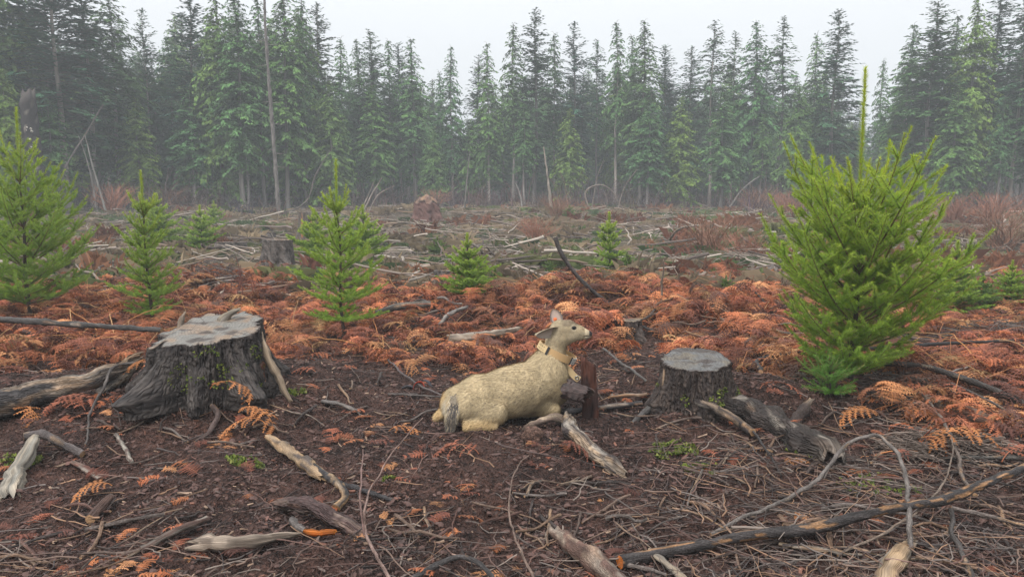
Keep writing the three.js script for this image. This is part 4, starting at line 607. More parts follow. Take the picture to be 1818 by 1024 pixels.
// stones
function stone(u, v, sx, sy, sz, col, seed, label) { const g = new THREE.IcosahedronGeometry(1, 4), a = g.attributes.position, c = []; for (let i = 0; i < a.count; i++) { const x = a.getX(i), y = a.getY(i), z = a.getZ(i), k = 1 + 0.22 * n3(x * 1.1 + seed, y * 1.1, z * 1.1) + 0.05 * n3(x * 4, y * 4 + seed, z * 4), w = 0.8 + 0.35 * n3(x * 3 + seed, y * 3, z * 3); a.setXYZ(i, x * k * sx, y * k * sy, z * k * sz); c.push(col[0] * w, col[1] * w, col[2] * w); } g.setAttribute('color', new THREE.Float32BufferAttribute(c, 3)); g.computeVertexNormals(); solo('stone', g, M.stone, label, 'stone', null, null, spot(u, v, sy * 0.5)); }
stone(945, 772, 0.07, 0.055, 0.06, [0.36, 0.21, 0.16], 1, 'rounded pinkish stone on the soil in front of the deer');
{ // a curl of wet bark: an open shell with thickness
  const g = new Geo(), n = 22, m = 12, ax = V(0.82, -0.1, 0.5).normalize(), up = V(0, 1, 0), sd = ax.clone().cross(up).normalize(), u2 = sd.clone().cross(ax);
  for (const skin of [0, 1]) for (let k = 0; k <= m; k++) for (let j = 0; j <= n; j++) { const s = k / m - 0.5, th = lerp(-0.6, 3.7, j / n), edge = 0.03 * n3(th * 1.5, k < m / 2 ? 2 : 7, 3) * (Math.abs(s) > 0.3 ? 1 : 0), r = (skin ? 0.062 : 0.076) * (1 + 0.1 * n3(th, s * 3, 1) + 0.03 * n3(th * 5, s * 9, 4)) * (1 - 0.25 * s), q = ax.clone().multiplyScalar(s * 0.19 + edge).addScaledVector(sd, Math.cos(th) * r).addScaledVector(u2, Math.sin(th) * r * 0.95), w = 0.75 + 0.55 * n3(th * 3, s * 5, 6); g.v(q.x, q.y, q.z, (skin ? [0.09, 0.05, 0.036] : [0.055, 0.032, 0.028]).map((x) => x * w), th * 0.08, s * 0.19); }
  const K = (m + 1) * (n + 1); for (let f = 0; f < 2; f++) for (let k = 0; k < m; k++) for (let j = 0; j < n; j++) { const q = f * K + k * (n + 1) + j; f ? g.q(q, q + n + 1, q + n + 2, q + 1) : g.q(q, q + 1, q + n + 2, q + n + 1); }
  for (const k of [0, m]) for (let j = 0; j < n; j++) { const q = k * (n + 1) + j; g.q(q, q + 1, K + q + 1, K + q); } for (const j of [0, n]) for (let k = 0; k < m; k++) { const q = k * (n + 1) + j; g.q(q, q + n + 1, K + q + n + 1, K + q); }
  solo('bark_chunk', g.geo(), std({ map: M.wood.map, bumpMap: M.wood.bumpMap, bumpScale: 0.006, roughness: 0.45, specularIntensity: 0.6 }), 'curled wet dark brown chunk of bark beside the upright slab', 'bark', null, null, at(1024, 698, 5.62));
}
stone(1031, 843, 0.08, 0.025, 0.05, [0.2, 0.11, 0.085], 2, 'flat red-brown stone below the splintered log');
stone(1397, 672, 0.055, 0.035, 0.05, [0.34, 0.25, 0.16], 3, 'tan stone at the foot of the big fir, the one nearer the stump');
stone(1421, 671, 0.06, 0.045, 0.05, [0.3, 0.25, 0.18], 4, 'greyish stone at the foot of the big fir, next to the tan one');
stone(1195, 546, 0.2, 0.06, 0.15, [0.24, 0.24, 0.24], 5, 'grey flat rock showing between the ferns');
stone(272, 403, 0.35, 0.3, 0.3, [0.45, 0.42, 0.37], 6, 'pale rock far off behind the narrow dense fir');
// rusty bare shrubs
{
  const make = (seed, n, col) => { const R = rng(seed), g = new Geo(); for (let k = 0; k < n; k++) { const a = R() * 6.3, L = 0.45 + 0.55 * R(), p = V((R() - 0.5) * 0.25, -0.03, (R() - 0.5) * 0.25), s = 0.15 + 0.5 * R(), v = 0.75 + 0.5 * R(), c = col.map((x) => x * v), m = p.clone().add(V(Math.cos(a) * s * 0.35, L * 0.55, Math.sin(a) * s * 0.35)), e = p.clone().add(V(Math.cos(a) * s, L, Math.sin(a) * s)); g.tube([p, m, e], [0.008, 0.006, 0.002], 3, c, false); for (let b = 0; b < 3; b++) { const q = m.clone().lerp(e, R()); g.tube([q, q.clone().add(V((R() - 0.5) * 0.3, 0.1 + 0.15 * R(), (R() - 0.5) * 0.3))], [0.004, 0.0015], 3, c, false); } } return g.geo(); };
  const S = [make(1, 90, [0.28, 0.125, 0.08]), make(2, 70, [0.22, 0.115, 0.075])];
  [[768, 372, 1.8, 'rusty bare shrub right behind the rotten red stump'], [856, 368, 1.5, 'rusty bare shrub at the forest edge, right of the rotten red stump'], [952, 432, 1.1, 'red-brown bare shrub in the slash behind the fern mound'], [1258, 456, 1.5, 'broad tawny bare shrub in the slash behind the drift wood'], [1322, 470, 1.0, 'small dark red shrub just right of the tawny shrub'], [1345, 376, 2.0, 'orange-red bare shrub at the forest edge left of the big fir'], [200, 378, 2.0, 'rusty bare shrub at the left forest edge below the crossed saplings'], [990, 388, 1.4, 'grey-brown bare shrub below the leaning grey snag'], [1400, 384, 1.7, 'orange-red bare shrub at the forest edge behind the big fir'], [300, 372, 1.8, 'dark rusty shrub at the left forest edge behind the narrow fir'], [1690, 400, 1.6, 'rusty shrub on the far slope right of the big fir'], [1780, 440, 1.6, 'reddish shrub near the right edge of the clearing'], [1760, 400, 1.8, 'rusty shrub far off near the right edge']]
    .forEach(([u, v, s, label], i) => { const p = spot(u, v), t = thing('bare_shrub', label, 'shrub', p, 'rusty bare shrubs'); part('stems', S[i % 2], M.plain, t).userData.kind = 'stuff'; t.scale.set(s * 1.25, s * 0.8, s * 1.25); t.rotation.y = i; });
  // upright red stems behind the big stump
  const R = rng(8); [[418, 540, 470], [432, 548, 455], [400, 545, 490], [445, 545, 500], [385, 550, 500], [412, 552, 480], [455, 540, 480]].forEach(([u, v, top], i) => { const p = spot(u, v), q = at(u + (R() - 0.5) * 40, top, -p.z), m = p.clone().lerp(q, 0.5).add(V(0.03, 0, 0)); solo('red_stem', logShape([p, m, q], 0.009, 0.004, { bark: [0.2, 0.075, 0.06], strip: 0, seed: 200 + i, sides: 5, step: 0.06 }), M.branch, 'bare upright red stem in the cluster behind the big stump', 'stem', 'red stems behind the big stump'); });
}
// brush heaps of bare branches at the foot of the left-hand trees, and by the narrow fir
function heap(u, v, w, h, n, col, label) { const p = spot(u, v), R = rng(Math.round(u)), t = thing('brush_heap', label, 'brush heap', p), d = -p.z, W = w / FOCAL * d, Hh = h / FOCAL * d; const g = new Geo(); for (let k = 0; k < n; k++) { const x = (R() * 2 - 1) * W, z = (R() * 2 - 1) * W * 0.4, y = R() * Hh * (1 - (x / W) ** 2), a = R() * 6.3, L = W * (0.25 + 0.5 * R()), c = tint3(R, [col, col.map((q) => q * 1.6), col.map((q) => q * 0.6)]), e = (R() - 0.5) * 0.6; g.tube([V(x - Math.cos(a) * L / 2, Math.max(0, y - e * L / 2), z - Math.sin(a) * L / 2), V(x, y + 0.06 * L, z), V(x + Math.cos(a) * L / 2, Math.max(0, y + e * L / 2), z + Math.sin(a) * L / 2)], [0.0035 * d ** 0.5 * 0.5, 0.003 * d ** 0.5 * 0.5, 0.0015 * d ** 0.5], 3, c, false); } const m = part('branches', g.geo(), M.plain, t); m.userData.kind = 'stuff'; }
heap(300, 366, 110, 80, 320, [0.15, 0.095, 0.07], 'wide tangle of collapsed brown branches under the left-hand trees');
heap(380, 500, 60, 40, 160, [0.11, 0.09, 0.085], 'grey brush heap between the narrow fir and the flared grey stump');
heap(760, 420, 90, 24, 200, [0.26, 0.21, 0.17], 'pale brush heap in front of the rotten red stump');
heap(1600, 690, 90, 26, 260, [0.13, 0.1, 0.085], 'tangle of thin brown brush at the foot of the big fir');
heap(1700, 800, 130, 30, 420, [0.15, 0.115, 0.095], 'dense tangle of thin dry brush near the right edge');
heap(1480, 380, 90, 30, 160, [0.13, 0.11, 0.09], 'low brush heap at the forest edge behind the big fir');
heap(1290, 470, 120, 22, 200, [0.24, 0.2, 0.165], 'sprawl of pale branches around the drift wood stump');
heap(1770, 600, 90, 30, 200, [0.1, 0.08, 0.07], 'dark branch tangle at the right edge behind the long branch');

// ---------------------------------------------------------------- the deer
{
  const base = spot(900, 740), deer = thing('deer', 'pale tan deer lying on the ground with its head raised, wearing a wide collar', 'deer', base);
  // joints: x right, y up, z toward the photographer; each with a radius
  const J = (x, y, z, r) => ({ p: V(x, y, z), r });
  const rump = J(-0.36, 0.15, 0.19, 0.13), loin = J(-0.2, 0.185, 0.11, 0.15), belly = J(0.0, 0.19, 0.02, 0.178), ribs = J(0.15, 0.205, -0.06, 0.182), shoulder = J(0.28, 0.235, -0.13, 0.155), chest = J(0.36, 0.18, -0.13, 0.11), neck0 = J(0.315, 0.34, -0.14, 0.128), neck1 = J(0.365, 0.47, -0.15, 0.09), neck2 = J(0.39, 0.575, -0.15, 0.075);
  const hip = J(-0.29, 0.165, 0.265, 0.12), stifle = J(-0.08, 0.1, 0.24, 0.082), hock = J(-0.27, 0.04, 0.35, 0.036), foot = J(-0.08, 0.015, 0.31, 0.018), hip2 = J(-0.4, 0.14, 0.14, 0.09), foot2 = J(-0.51, 0.05, 0.17, 0.03), hock2 = J(-0.46, 0.075, 0.14, 0.045);
  const elbow = J(0.25, 0.1, -0.02, 0.07), knee = J(0.37, 0.05, -0.02, 0.034), hoof = J(0.16, 0.025, 0.0, 0.02);
  const bones = [[rump, loin], [loin, belly], [belly, ribs], [ribs, shoulder], [shoulder, chest], [shoulder, neck0], [chest, neck0], [neck0, neck1], [neck1, neck2]], legBones = [[hip, stifle], [stifle, hock], [hock, foot], [hip2, hock2], [hock2, foot2], [J(0.27, 0.2, -0.08, 0.1), elbow], [elbow, knee], [knee, hoof]];
  const poll = J(0.41, 0.645, -0.15, 0.066), brow = J(0.475, 0.658, -0.15, 0.056), jaw = J(0.45, 0.595, -0.15, 0.056), bridge = J(0.55, 0.634, -0.15, 0.041), nose = J(0.63, 0.612, -0.15, 0.028), chin = J(0.606, 0.593, -0.15, 0.021), cheek = J(0.5, 0.6, -0.15, 0.044);
  const headBones = [[neck1, neck2], [neck2, poll], [neck2, jaw], [poll, brow], [brow, bridge], [bridge, nose], [jaw, cheek], [cheek, chin], [poll, jaw]];
  const cone = (p, a, b) => { const bx = b.p.x - a.p.x, by = b.p.y - a.p.y, bz = b.p.z - a.p.z, px = p[0] - a.p.x, py = p[1] - a.p.y, pz = p[2] - a.p.z, t = clamp((px * bx + py * by + pz * bz) / (bx * bx + by * by + bz * bz + 1e-9)); return Math.hypot(px - bx * t, py - by * t, pz - bz * t) - lerp(a.r, b.r, t); };
  const field = (list, k) => (p) => { let d = 1e9; for (const [a, b] of list) { const e = cone(p, a, b), h = clamp(0.5 + 0.5 * (d - e) / k); d = lerp(d, e, h) - k * h * (1 - h); } return d; };
  const collarAt = V(0.368, 0.478, -0.15), collarUp = V(0.42, 0.9, 0.02).normalize();
  const side = (p) => (p[0] - collarAt.x) * collarUp.x + (p[1] - collarAt.y) * collarUp.y + (p[2] - collarAt.z) * collarUp.z;
  const trunkF = field(bones, 0.07), legF = field(legBones, 0.035), bodyF = (p) => { const a = trunkF(p), b = legF(p), k = 0.028, h = clamp(0.5 + 0.5 * (a - b) / k); return lerp(a, b, h) - k * h * (1 - h); }, headF0 = field(headBones, 0.028), eyeSpots = [[0.512, 0.668, -0.104], [0.512, 0.668, -0.196]];
  const body = (p) => Math.max(bodyF(p) - 0.004 * n3(p[0] * 7, p[1] * 7, p[2] * 7), side(p) - 0.012, -p[1] - 0.02);
  const head = (p) => { let d = headF0(p); for (const e of eyeSpots) d = Math.max(d, 0.014 - Math.hypot(p[0] - e[0], p[1] - e[1], p[2] - e[2])); const m = Math.hypot((p[0] - 0.612) * 0.45, (p[1] - 0.6015) * 2.4); d = Math.max(d, 0.0075 - m - (p[0] < 0.575 ? 1 : 0)); return Math.max(d, -side(p) - 0.012); };
  function nets(f, lo, hi, s) {              // smooth surface of a distance field
    const n = [0, 1, 2].map((k) => Math.ceil((hi[k] - lo[k]) / s) + 1), val = new Float32Array(n[0] * n[1] * n[2]), id = new Int32Array(val.length).fill(-1), P = [], I = [], ix = (x, y, z) => x + n[0] * (y + n[1] * z);
    for (let z = 0; z < n[2]; z++) for (let y = 0; y < n[1]; y++) for (let x = 0; x < n[0]; x++) val[ix(x, y, z)] = f([lo[0] + x * s, lo[1] + y * s, lo[2] + z * s]);
    for (let z = 0; z < n[2] - 1; z++) for (let y = 0; y < n[1] - 1; y++) for (let x = 0; x < n[0] - 1; x++) {
      let c = 0, sx = 0, sy = 0, sz = 0, m = 0; const v = []; for (let k = 0; k < 8; k++) { v.push(val[ix(x + (k & 1), y + (k >> 1 & 1), z + (k >> 2))]); if (v[k] < 0) m++; } if (m === 0 || m === 8) continue;
      for (let a = 0; a < 8; a++) for (const bit of [1, 2, 4]) { const b = a | bit; if (b === a || v[a] < 0 === v[b] < 0) continue; const t = v[a] / (v[a] - v[b]); sx += (a & 1) + (bit === 1 ? t : 0); sy += (a >> 1 & 1) + (bit === 2 ? t : 0); sz += (a >> 2) + (bit === 4 ? t : 0); c++; }
      id[ix(x, y, z)] = P.length / 3; P.push(lo[0] + (x + sx / c) * s, lo[1] + (y + sy / c) * s, lo[2] + (z + sz / c) * s);
    }
    const st = [1, n[0], n[0] * n[1]];
    for (let z = 1; z < n[2] - 1; z++) for (let y = 1; y < n[1] - 1; y++) for (let x = 1; x < n[0] - 1; x++) { const i = ix(x, y, z); for (let k = 0; k < 3; k++) { const j = i + st[k]; if (val[i] < 0 === val[j] < 0) continue; const u = st[(k + 1) % 3], w = st[(k + 2) % 3], q = [id[i], id[i - u], id[i - u - w], id[i - w]]; if (q.some((e) => e < 0)) continue; val[i] < 0 ? I.push(q[0], q[1], q[2], q[0], q[2], q[3]) : I.push(q[0], q[2], q[1], q[0], q[3], q[2]); } }
    return { P, I };
  }
  const COAT = [0.49, 0.385, 0.235], BACK = [0.37, 0.29, 0.175], PALEFUR = [0.56, 0.47, 0.33], LEG = [0.52, 0.37, 0.19], DARK = [0.06, 0.055, 0.055], WHITE = [0.5, 0.46, 0.38];
  const tailAt = V(-0.37, 0.2, 0.36);
  function coat(x, y, z) {
    const onHead = (x - collarAt.x) * collarUp.x + (y - collarAt.y) * collarUp.y > 0;
    let c = mixc(COAT, BACK, clamp(0.3 + 0.9 * fbm(x * 5, y * 5, z * 5, 3)));
    c = mixc(c, [0.24, 0.19, 0.125], 0.6 * sstep(0.2, 0.5, fbm(x * 40, y * 40, z * 40, 2) + 0.12));
    if (!onHead) {
      c = mixc(c, LEG, Math.max(sstep(-0.42, -0.48, x + 0.02 * n3(x * 9, y * 9, z * 9)), sstep(0.11, 0.05, y) * sstep(0.26, 0.36, z), 0.35 * sstep(0.12, 0.02, y)));
      const rx = x - tailAt.x, ry = y - tailAt.y, near = sstep(0.24, 0.3, z); c = mixc(c, WHITE, near * 0.7 * sstep(0.075, 0.05, Math.abs(rx + 0.05 - 0.2 * ry)) * sstep(0.03, -0.03, ry - 0.02) );
      
    } else {
      c = mixc(c, PALEFUR, 0.35 * sstep(0.45, 0.5, x) * sstep(0.65, 0.62, y) + 0.3);
      c = mixc(c, [0.2, 0.155, 0.11], 0.7 * sstep(0.672, 0.69, y) * sstep(0.4, 0.44, x) * sstep(0.6, 0.55, x));
      c = mixc(c, [0.34, 0.28, 0.19], 0.5 * sstep(0.44, 0.38, x) * sstep(0.58, 0.62, y));
      for (const e of eyeSpots) c = mixc(c, PALEFUR, 0.5 * sstep(0.036, 0.026, Math.hypot(x - e[0], y - e[1], z - e[2])));
      for (const e of eyeSpots) c = mixc(c, [0.05, 0.04, 0.035], sstep(0.024, 0.018, Math.hypot((x - e[0]) * 0.85, (y - e[1]) * 1.3, z - e[2])));
      c = mixc(c, [0.025, 0.022, 0.022], Math.max(sstep(0.626, 0.634, x) * sstep(0.6, 0.606, y), 0.8 * sstep(0.006, 0.003, Math.abs(y - 0.6015)) * sstep(0.585, 0.595, x), 0.45 * sstep(0.595, 0.625, x)));
      c = mixc(c, WHITE, sstep(0.6, 0.61, x) * sstep(0.598, 0.592, y) * 0.3);
    }
    return c;
  }
  const b1 = nets(body, [-0.62, -0.04, -0.36], [0.52, 0.56, 0.46], 0.0105), b2 = nets(head, [0.2, 0.38, -0.3], [0.69, 0.74, -0.0], 0.0036);
  const P = [], I = [], C = [];
  for (const b of [b1, b2]) { const o = P.length / 3; for (const v of b.P) P.push(v); for (const i of b.I) I.push(i + o); }
  // ears: cupped leaves with two faces
  function ear(root, tip, width, facing, seed) {
    const o = P.length / 3, ax = tip.clone().sub(root), L = ax.length(), t = ax.clone().normalize(), w = t.clone().cross(facing).normalize(), f = w.clone().cross(t).normalize(), N = 16, W = 10;
    for (const back of [0, 1]) for (let k = 0; k <= N; k++) for (let j = 0; j <= W; j++) { const s = k / N, e = j / W * 2 - 1, half = width * Math.sin(Math.PI * (0.12 + 0.86 * s)) ** 0.65 * (s > 0.97 ? 0.4 : 1), cup = width * 0.55 * (e * e) * Math.sin(Math.PI * (0.25 + 0.6 * s)) - (back ? 0.006 * (1 - e * e) + 0.002 : 0), q = root.clone().addScaledVector(t, s * L).addScaledVector(w, e * half).addScaledVector(f, cup); P.push(q.x, q.y, q.z); }
    const M2 = (N + 1) * (W + 1); for (let b = 0; b < 2; b++) for (let k = 0; k < N; k++) for (let j = 0; j < W; j++) { const a = o + b * M2 + k * (W + 1) + j; b ? I.push(a, a + W + 1, a + 1, a + 1, a + W + 1, a + W + 2) : I.push(a, a + 1, a + W + 1, a + 1, a + W + 2, a + W + 1); }
    return [o, o + M2, o + 2 * M2];
  }
  const earA = ear(V(0.395, 0.67, -0.175), V(0.355, 0.8, -0.2), 0.05, V(0.25, 0.1, 1), 1), earB = ear(V(0.385, 0.665, -0.11), V(0.215, 0.63, -0.03), 0.05, V(-0.1, -0.6, 1), 2);
  for (let i = 0; i < P.length / 3; i++) {
    const x = P[i * 3], y = P[i * 3 + 1], z = P[i * 3 + 2]; let c;
    if (i >= earA[0]) { const A = i < earA[2] ? earA : earB, inner = i < A[1], e = ((i - A[0]) % 11) / 5 - 1; c = inner ? mixc([0.38, 0.29, 0.25], [0.13, 0.11, 0.1], sstep(0.6, 0.9, Math.abs(e))) : mixc([0.42, 0.34, 0.23], [0.28, 0.23, 0.16], 0.5 + 0.5 * n3(x * 40, y * 40, z * 40)); if (inner && A === earB) c = mixc(c, [0.32, 0.265, 0.21], 0.6); }
    else c = coat(x, y, z);
    C.push(...c);
  }
  const g = new THREE.BufferGeometry(); g.setAttribute('position', new THREE.Float32BufferAttribute(P, 3)); g.setAttribute('color', new THREE.Float32BufferAttribute(C, 3)); g.setIndex(I); g.computeVertexNormals();
  part('body', g, M.fur, deer);
  // hair: short strands that lie back along the body
  const R = rng(4), hair = new Geo(), N = g.attributes.normal, flow = (x, y, z) => { if ((x - collarAt.x) * collarUp.x + (y - collarAt.y) * collarUp.y > 0) return V(-0.9, -0.15, 0); if (x > 0.26 && y > 0.3) return V(-0.35, -0.9, 0); if (z > 0.25 || y < 0.12) return V(-0.75, -0.5, 0.3); return V(-0.8, -0.15, 0.4); };
  for (let k = 0; k < 120000; k++) {
    const t = Math.floor(R() * (I.length / 3)), a = I[t * 3], b = I[t * 3 + 1], c = I[t * 3 + 2]; if (a >= earA[0] && R() < 0.5) continue; let u = R(), w = R(); if (u + w > 1) { u = 1 - u; w = 1 - w; }
    const at3 = (A, i) => A[i * 3], p = V(P[a * 3] + u * (P[b * 3] - P[a * 3]) + w * (P[c * 3] - P[a * 3]), P[a * 3 + 1] + u * (P[b * 3 + 1] - P[a * 3 + 1]) + w * (P[c * 3 + 1] - P[a * 3 + 1]), P[a * 3 + 2] + u * (P[b * 3 + 2] - P[a * 3 + 2]) + w * (P[c * 3 + 2] - P[a * 3 + 2]));
    const onHead = side([p.x, p.y, p.z]) > 0; if (onHead ? R() > 0.55 || p.x > 0.6 || eyeSpots.some((e) => Math.hypot(p.x - e[0], p.y - e[1], p.z - e[2]) < 0.022) : false) continue;
    const n = V(N.getX(a), N.getY(a), N.getZ(a)), f = flow(p.x, p.y, p.z); f.addScaledVector(n, -f.dot(n)).normalize(); const d = f.addScaledVector(n, 0.28 + 0.3 * R()).add(V((R() - 0.5) * 0.5, (R() - 0.5) * 0.5, (R() - 0.5) * 0.5)).normalize(), q = d.clone().cross(n).normalize(), L = (onHead ? 0.01 : 0.02) * (0.7 + 0.7 * R()), wd = onHead ? 0.001 : 0.0018, cc = coat(p.x, p.y, p.z), v = R() < 0.22 ? 0.6 + 0.2 * R() : 0.88 + 0.3 * R();
    hair.tri(p.clone().addScaledVector(q, wd), p.clone().addScaledVector(q, -wd), p.clone().addScaledVector(d, L), cc.map((x) => x * v));
  }
  const hg = hair.geo(false); part('fur', hg, M.fur, deer).userData.kind = 'stuff';
  // tail: dark, brushy, hanging over the rump
  const tail = new Geo(); for (let k = 0; k < 4200; k++) { const s = R(), w = (R() - 0.5) * 0.105 * (1 - 0.55 * s), p = V(-0.365 - 0.03 * s + w, 0.25 - 0.19 * s, 0.305 + 0.075 * Math.sin(Math.min(1, s * 1.3) * 2.2) + 0.03 * R() - 8 * w * w), L = 0.04 + 0.04 * R(), wd = 0.0022, edge = Math.abs(w) > 0.022 + 0.02 * R(), c = edge ? (R() < 0.3 ? [0.48, 0.42, 0.33] : [0.4, 0.31, 0.19]) : s < 0.2 ? [0.24, 0.2, 0.15] : R() < 0.25 ? [0.3, 0.24, 0.17] : [0.085, 0.075, 0.068], v = 0.7 + 0.6 * R(), e = p.clone().add(V(-0.012 + w * 0.25 + (R() - 0.5) * 0.02, -L, 0.008 + 0.014 * R())); tail.tri(p.clone().add(V(wd, 0, 0)), p.clone().add(V(-wd, 0, 0)), e, c.map((x) => x * v)); }
  const tailPart = part('tail', new Geo().tube([V(-0.36, 0.25, 0.29), V(-0.375, 0.19, 0.345), V(-0.39, 0.11, 0.36), V(-0.4, 0.06, 0.345)], [0.016, 0.026, 0.022, 0.006], 10, [0.11, 0.095, 0.08]).geo(), M.fur, deer); part('tail_hair', tail.geo(false), M.fur, tailPart).userData.kind = 'stuff';
  const gloss = std({ roughness: 0.12 });
  for (const e of eyeSpots) { const s = new THREE.SphereGeometry(0.0145, 20, 14); s.setAttribute('color', new THREE.Float32BufferAttribute(new Array(s.attributes.position.count * 3).fill(0.012), 3)); const m = part('eye', s, gloss, deer); m.position.set(e[0] - 0.001, e[1], e[2] + (e[2] > -0.15 ? -0.007 : 0.007)); }
  { const tagDisc = new Geo().tube([V(0, 0, -0.002), V(0, 0, 0.003)], [0.014, 0.014], 18, [0.85, 0.2, 0.07]).geo(); const m = part('ear_tag', tagDisc, M.plain, deer); m.position.set(0.372, 0.722, -0.178); m.rotation.set(0.1, 0.25, 0); m.userData.label = 'round orange tag inside the raised ear'; }
  // collar: a wide stiff strap standing off the neck, with a pale bolted plate and a loose strap end
  const X = V(1, 0, 0).addScaledVector(collarUp, -collarUp.x).normalize(), Z = collarUp.clone().cross(X).normalize(), STRAP = [0.42, 0.27, 0.13];
  const strapGeo = (a0, a1, rx, rz, half, thick, col, lift = 0, cx = 0.02) => { const q = new Geo(), n = Math.max(6, Math.round(Math.abs(a1 - a0) * 14)); for (let k = 0; k <= n; k++) { const a = lerp(a0, a1, k / n), c = Math.cos(a), s = Math.sin(a); for (const [e, h] of [[0, -half], [0, half], [thick, half], [thick, -half]]) { const p = collarAt.clone().addScaledVector(X, cx + c * (rx + e + lift)).addScaledVector(Z, s * (rz + e + lift)).addScaledVector(collarUp, h); q.v(p.x, p.y, p.z, col); } if (k) for (let j = 0; j < 4; j++) { const u = (k - 1) * 4, w = k * 4; q.q(u + j, u + (j + 1) % 4, w + (j + 1) % 4, w + j); } } q.q(0, 1, 2, 3); const l = n * 4; q.q(l, l + 3, l + 2, l + 1); return q.geo(false); };
  const nearSide = Z.z > 0 ? 1 : -1, collar = part('collar', strapGeo(0, Math.PI * 2, 0.15, 0.122, 0.029, 0.004, STRAP), std({ roughness: 0.5 }), deer); collar.userData.label = 'wide tan leather collar';
  part('strap_overlap', strapGeo(nearSide * 2.15, nearSide * 3.3, 0.15, 0.122, 0.027, 0.004, [0.5, 0.37, 0.2], 0.005), M.plain, collar);
  const plate = part('plate', strapGeo(nearSide * 0.02, nearSide * 0.75, 0.15, 0.122, 0.025, 0.005, [0.58, 0.55, 0.5], 0.006), std({ roughness: 0.35 }), collar); void plate;
  const dot = (a, h, r, col, name, lift) => { const c = collarAt.clone().addScaledVector(X, 0.02 + Math.cos(a) * (0.15 + lift)).addScaledVector(Z, Math.sin(a) * (0.122 + lift)).addScaledVector(collarUp, h), out = X.clone().multiplyScalar(Math.cos(a)).addScaledVector(Z, Math.sin(a)); part(name, new Geo().tube([c, c.clone().addScaledVector(out, 0.003)], [r, r], 10, col).geo(), M.plain, collar); };
  for (const [a, h] of [[0.18, 0.013], [0.18, -0.013], [0.4, 0.013], [0.4, -0.013], [0.6, 0.013], [0.6, -0.013]]) dot(nearSide * a, h, 0.0035, [0.05, 0.05, 0.05], 'bolt', 0.0105);
  for (const a of [2.4, 2.55, 2.7, 2.85]) for (const h of [-0.012, 0.012]) dot(nearSide * a, h, 0.0028, [0.06, 0.05, 0.04], 'hole', 0.0088);
  part('keeper', strapGeo(nearSide * 2.08, nearSide * 2.2, 0.15, 0.122, 0.031, 0.004, [0.03, 0.03, 0.03], 0.009), M.plain, collar); part('keeper', strapGeo(nearSide * 0.76, nearSide * 0.82, 0.15, 0.122, 0.031, 0.004, [0.03, 0.03, 0.03], 0.008), M.plain, collar);
  const loose = new Geo(); { const A = V(0.43, 0.375, -0.1), B = V(0.555, 0.27, -0.09), d = B.clone().sub(A).normalize(), w = V(-d.y, d.x, 0).multiplyScalar(0.024), n = V(0, 0, 0.004); for (let k = 0; k <= 6; k++) { const p = A.clone().lerp(B, k / 6); p.y += 0.008 * Math.sin(k); for (const s of [[-1, -1], [1, -1], [1, 1], [-1, 1]]) loose.v(p.x + w.x * s[0] + n.x * s[1], p.y + w.y * s[0], p.z + n.z * s[1], [0.48, 0.35, 0.19]); if (k) for (let j = 0; j < 4; j++) { const u = (k - 1) * 4, v2 = k * 4; loose.q(u + j, u + (j + 1) % 4, v2 + (j + 1) % 4, v2 + j); } } loose.q(0, 1, 2, 3); loose.q(24, 27, 26, 25); }
  part('loose_strap', loose.geo(false), M.plain, collar); { const r = new THREE.TorusGeometry(0.013, 0.0035, 8, 20); r.setAttribute('color', new THREE.Float32BufferAttribute(new Array(r.attributes.position.count * 3).fill(0.35), 3)); const m = part('ring', r, std({ roughness: 0.3, metalness: 0.8 }), collar); m.position.set(0.537, 0.285, -0.083); }
}
// red and black strap lying behind the rump
{
  const p = spot(742, 690), t = thing('strap_bundle', 'small red and black strap bundle lying behind the rump of the deer', 'strap', p);
  const band = (pts, w, col) => { const g = new Geo(), c = curve(pts, 0.015), f = sweep(c); c.forEach((q, k) => { const a = f[k].b; for (const [s, h] of [[-w, 0], [w, 0], [w, 0.006], [-w, 0.006]]) g.v(q.x + a.x * s, q.y + a.y * s + h, q.z + a.z * s, col); if (k) for (let j = 0; j < 4; j++) { const u = (k - 1) * 4, v = k * 4; g.q(u + j, u + (j + 1) % 4, v + (j + 1) % 4, v + j); } }); return g.geo(false); };
  part('red_webbing', band([V(-0.04, 0.0, 0.03), V(-0.02, 0.05, 0.02), V(0.03, 0.055, 0), V(0.06, 0.02, 0.02)], 0.018, [0.5, 0.07, 0.04]), M.plain, t);
  part('black_webbing', band([V(0.05, 0.07, -0.02), V(0.09, 0.06, 0.0), V(0.12, 0.02, 0.03), V(0.15, 0.0, 0.05)], 0.017, [0.03, 0.03, 0.035]), M.plain, t);
  part('black_webbing', band([V(-0.14, 0.01, 0.02), V(-0.08, 0.03, 0.02), V(-0.03, 0.015, 0.03)], 0.014, [0.03, 0.03, 0.035]), M.plain, t);
}

// ---------------------------------------------------------------- ground cover (nobody could count it)
function scatter(name, geo, mat, list, label, category) {      // list of [position, quaternion, scale, colour]
  const im = new THREE.InstancedMesh(geo, mat, list.length), m = new THREE.Matrix4(), c = new THREE.Color();
  list.forEach(([p, q, s, col], k) => { im.setMatrixAt(k, m.compose(p, q, typeof s === 'number' ? V(s, s, s) : s)); im.setColorAt(k, c.setRGB(...col)); });
  im.name = numbered(name); scene.add(tag(im, label, category, null, 'stuff')); return im;
}
const yaw = (a, tilt = 0, roll = 0) => new THREE.Quaternion().setFromEuler(new THREE.Euler(tilt, a, roll, 'YXZ'));
const tints = (R, list, spread = 0.3) => { const c = list[Math.floor(R() * list.length)], k = 1 - spread + 2 * spread * R(); return c.map((x) => x * k); };
